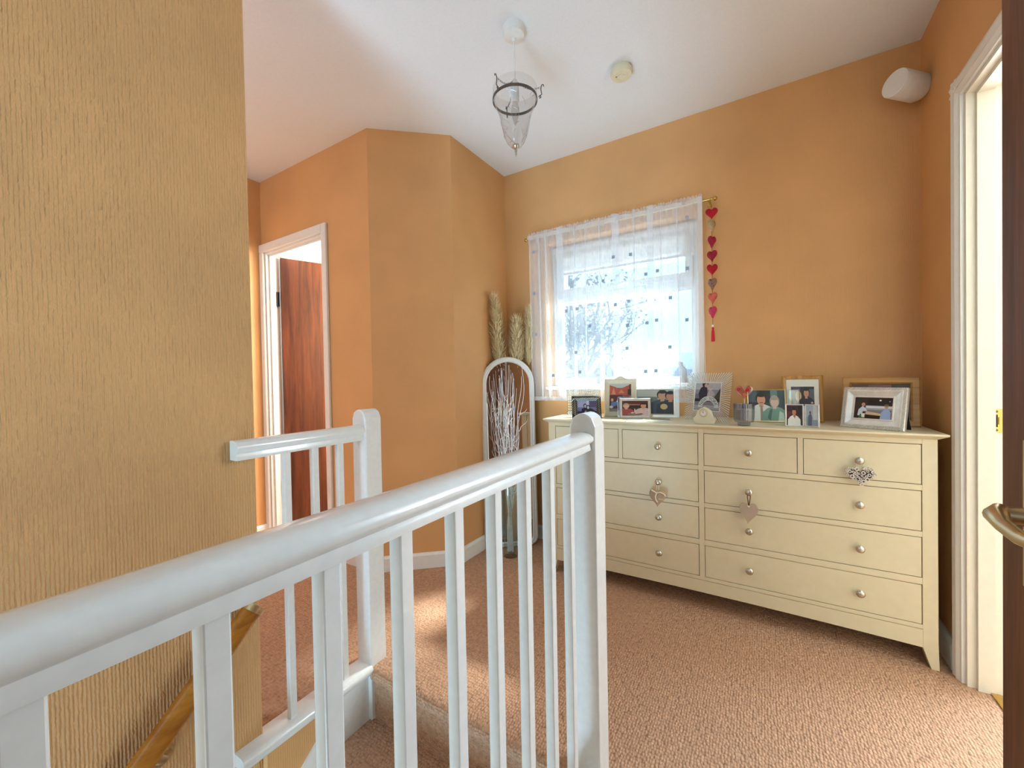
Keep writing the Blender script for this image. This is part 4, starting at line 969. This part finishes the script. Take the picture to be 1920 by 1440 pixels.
# ---------------------------------------------------------------- outdoors
ground = tag(MB().box(-40, 40, 2.9, 90, -3.0, -2.8).build('bounce_ground', 'grass'), 'ground far below the window, coloured pale to bounce light', 'ground')
def tree(name, label, x, y, H, seed, levels=6):
    t = thing(name, label, 'tree', (x, y, -2.8)); rr = random.Random(seed); m = MB(); bud = MB()
    def grow(p, d, L, r, lv):
        pts = [p]; n = 5; q = d.copy()
        for k in range(n):
            q = (q+Vector((rr.uniform(-.14, .14), rr.uniform(-.14, .14), rr.uniform(-.04, .12)))).normalized(); pts.append(pts[-1]+q*L/n)
        m.tube(pts, [r*(1-.35*k/n) for k in range(n+1)], 5 if lv < 3 else 4, cap=False)
        if lv >= levels-2:
            for k in (3, 5): bud.ball(tuple(pts[k]+Vector((rr.uniform(-.02, .02), 0, rr.uniform(-.02, .02)))), .016+.012*rr.random(), 3)
        if lv < levels:
            for k in range(3 if lv < 2 else rr.choice((2, 3))):
                s = q.orthogonal().normalized(); s.rotate(Matrix.Rotation(rr.uniform(0, 2*pi), 3, q))
                nd = (q+s*rr.uniform(.45, .95)+Vector((0, 0, .06))).normalized()
                grow(pts[rr.choice((n, n, n-1, n-2))], nd, L*rr.uniform(.62, .82), r*.62, lv+1)
    grow(Vector((x, y, -2.8)), Vector((0, 0, 1)), H, .17, 0)
    m.build('branches', 'bark', t, True, world=True); o = bud.build('buds', 'bark', t, world=True); o['kind'] = 'stuff'
tree('bare_tree', 'bare budding tree outside the window', -3.5, 8.5, 2.3, 4, 7)
def house(label, x, y, w, d, ez, rz, rot):
    t = thing('house', label, 'house', (x, y, -2.8), (0, 0, radians(rot)))
    MB().box(-w/2, w/2, -d/2, d/2, 0, ez+2.8).build('wall', 'brickw', t)
    o = .3; MB().prism([(-d/2-o, ez+2.75), (d/2+o, ez+2.75), (0, rz+2.8)], -w/2-o, w/2+o, 'x').build('roof', 'roof', t)
    MB().box(-w/2+.8, -w/2+1.5, -.35, .35, rz+2.4, rz+3.6).build('chimney', 'brickw', t)
    for k in range(3):
        for z in (.9, 3.4):
            xx = -w/2+w*(k+.5)/3
            if z+1.1 < ez+2.8:
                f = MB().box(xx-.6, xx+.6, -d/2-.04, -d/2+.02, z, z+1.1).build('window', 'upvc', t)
                MB().box(xx-.52, xx+.52, -d/2-.05, -d/2-.03, z+.08, z+1.02).build('pane', 'roof', f)
house('pale house with slate roof seen low through the window at left', -11.5, 21, 9, 7, -.2, 1.9, -12)
house('pale house with slate roof seen low through the window at right', -1.0, 27, 8, 7, -.6, 1.6, 8)
tag(MB().prism([(-9, -2.8), (-9, -1.0), (-6, -.8), (-3, -1.1), (0, -.9), (3, -1.2), (3, -2.8)], 13.5, 14.3, 'y').build('garden_hedge', 'hedge'), 'clipped green hedge between the garden and the houses', 'hedge')
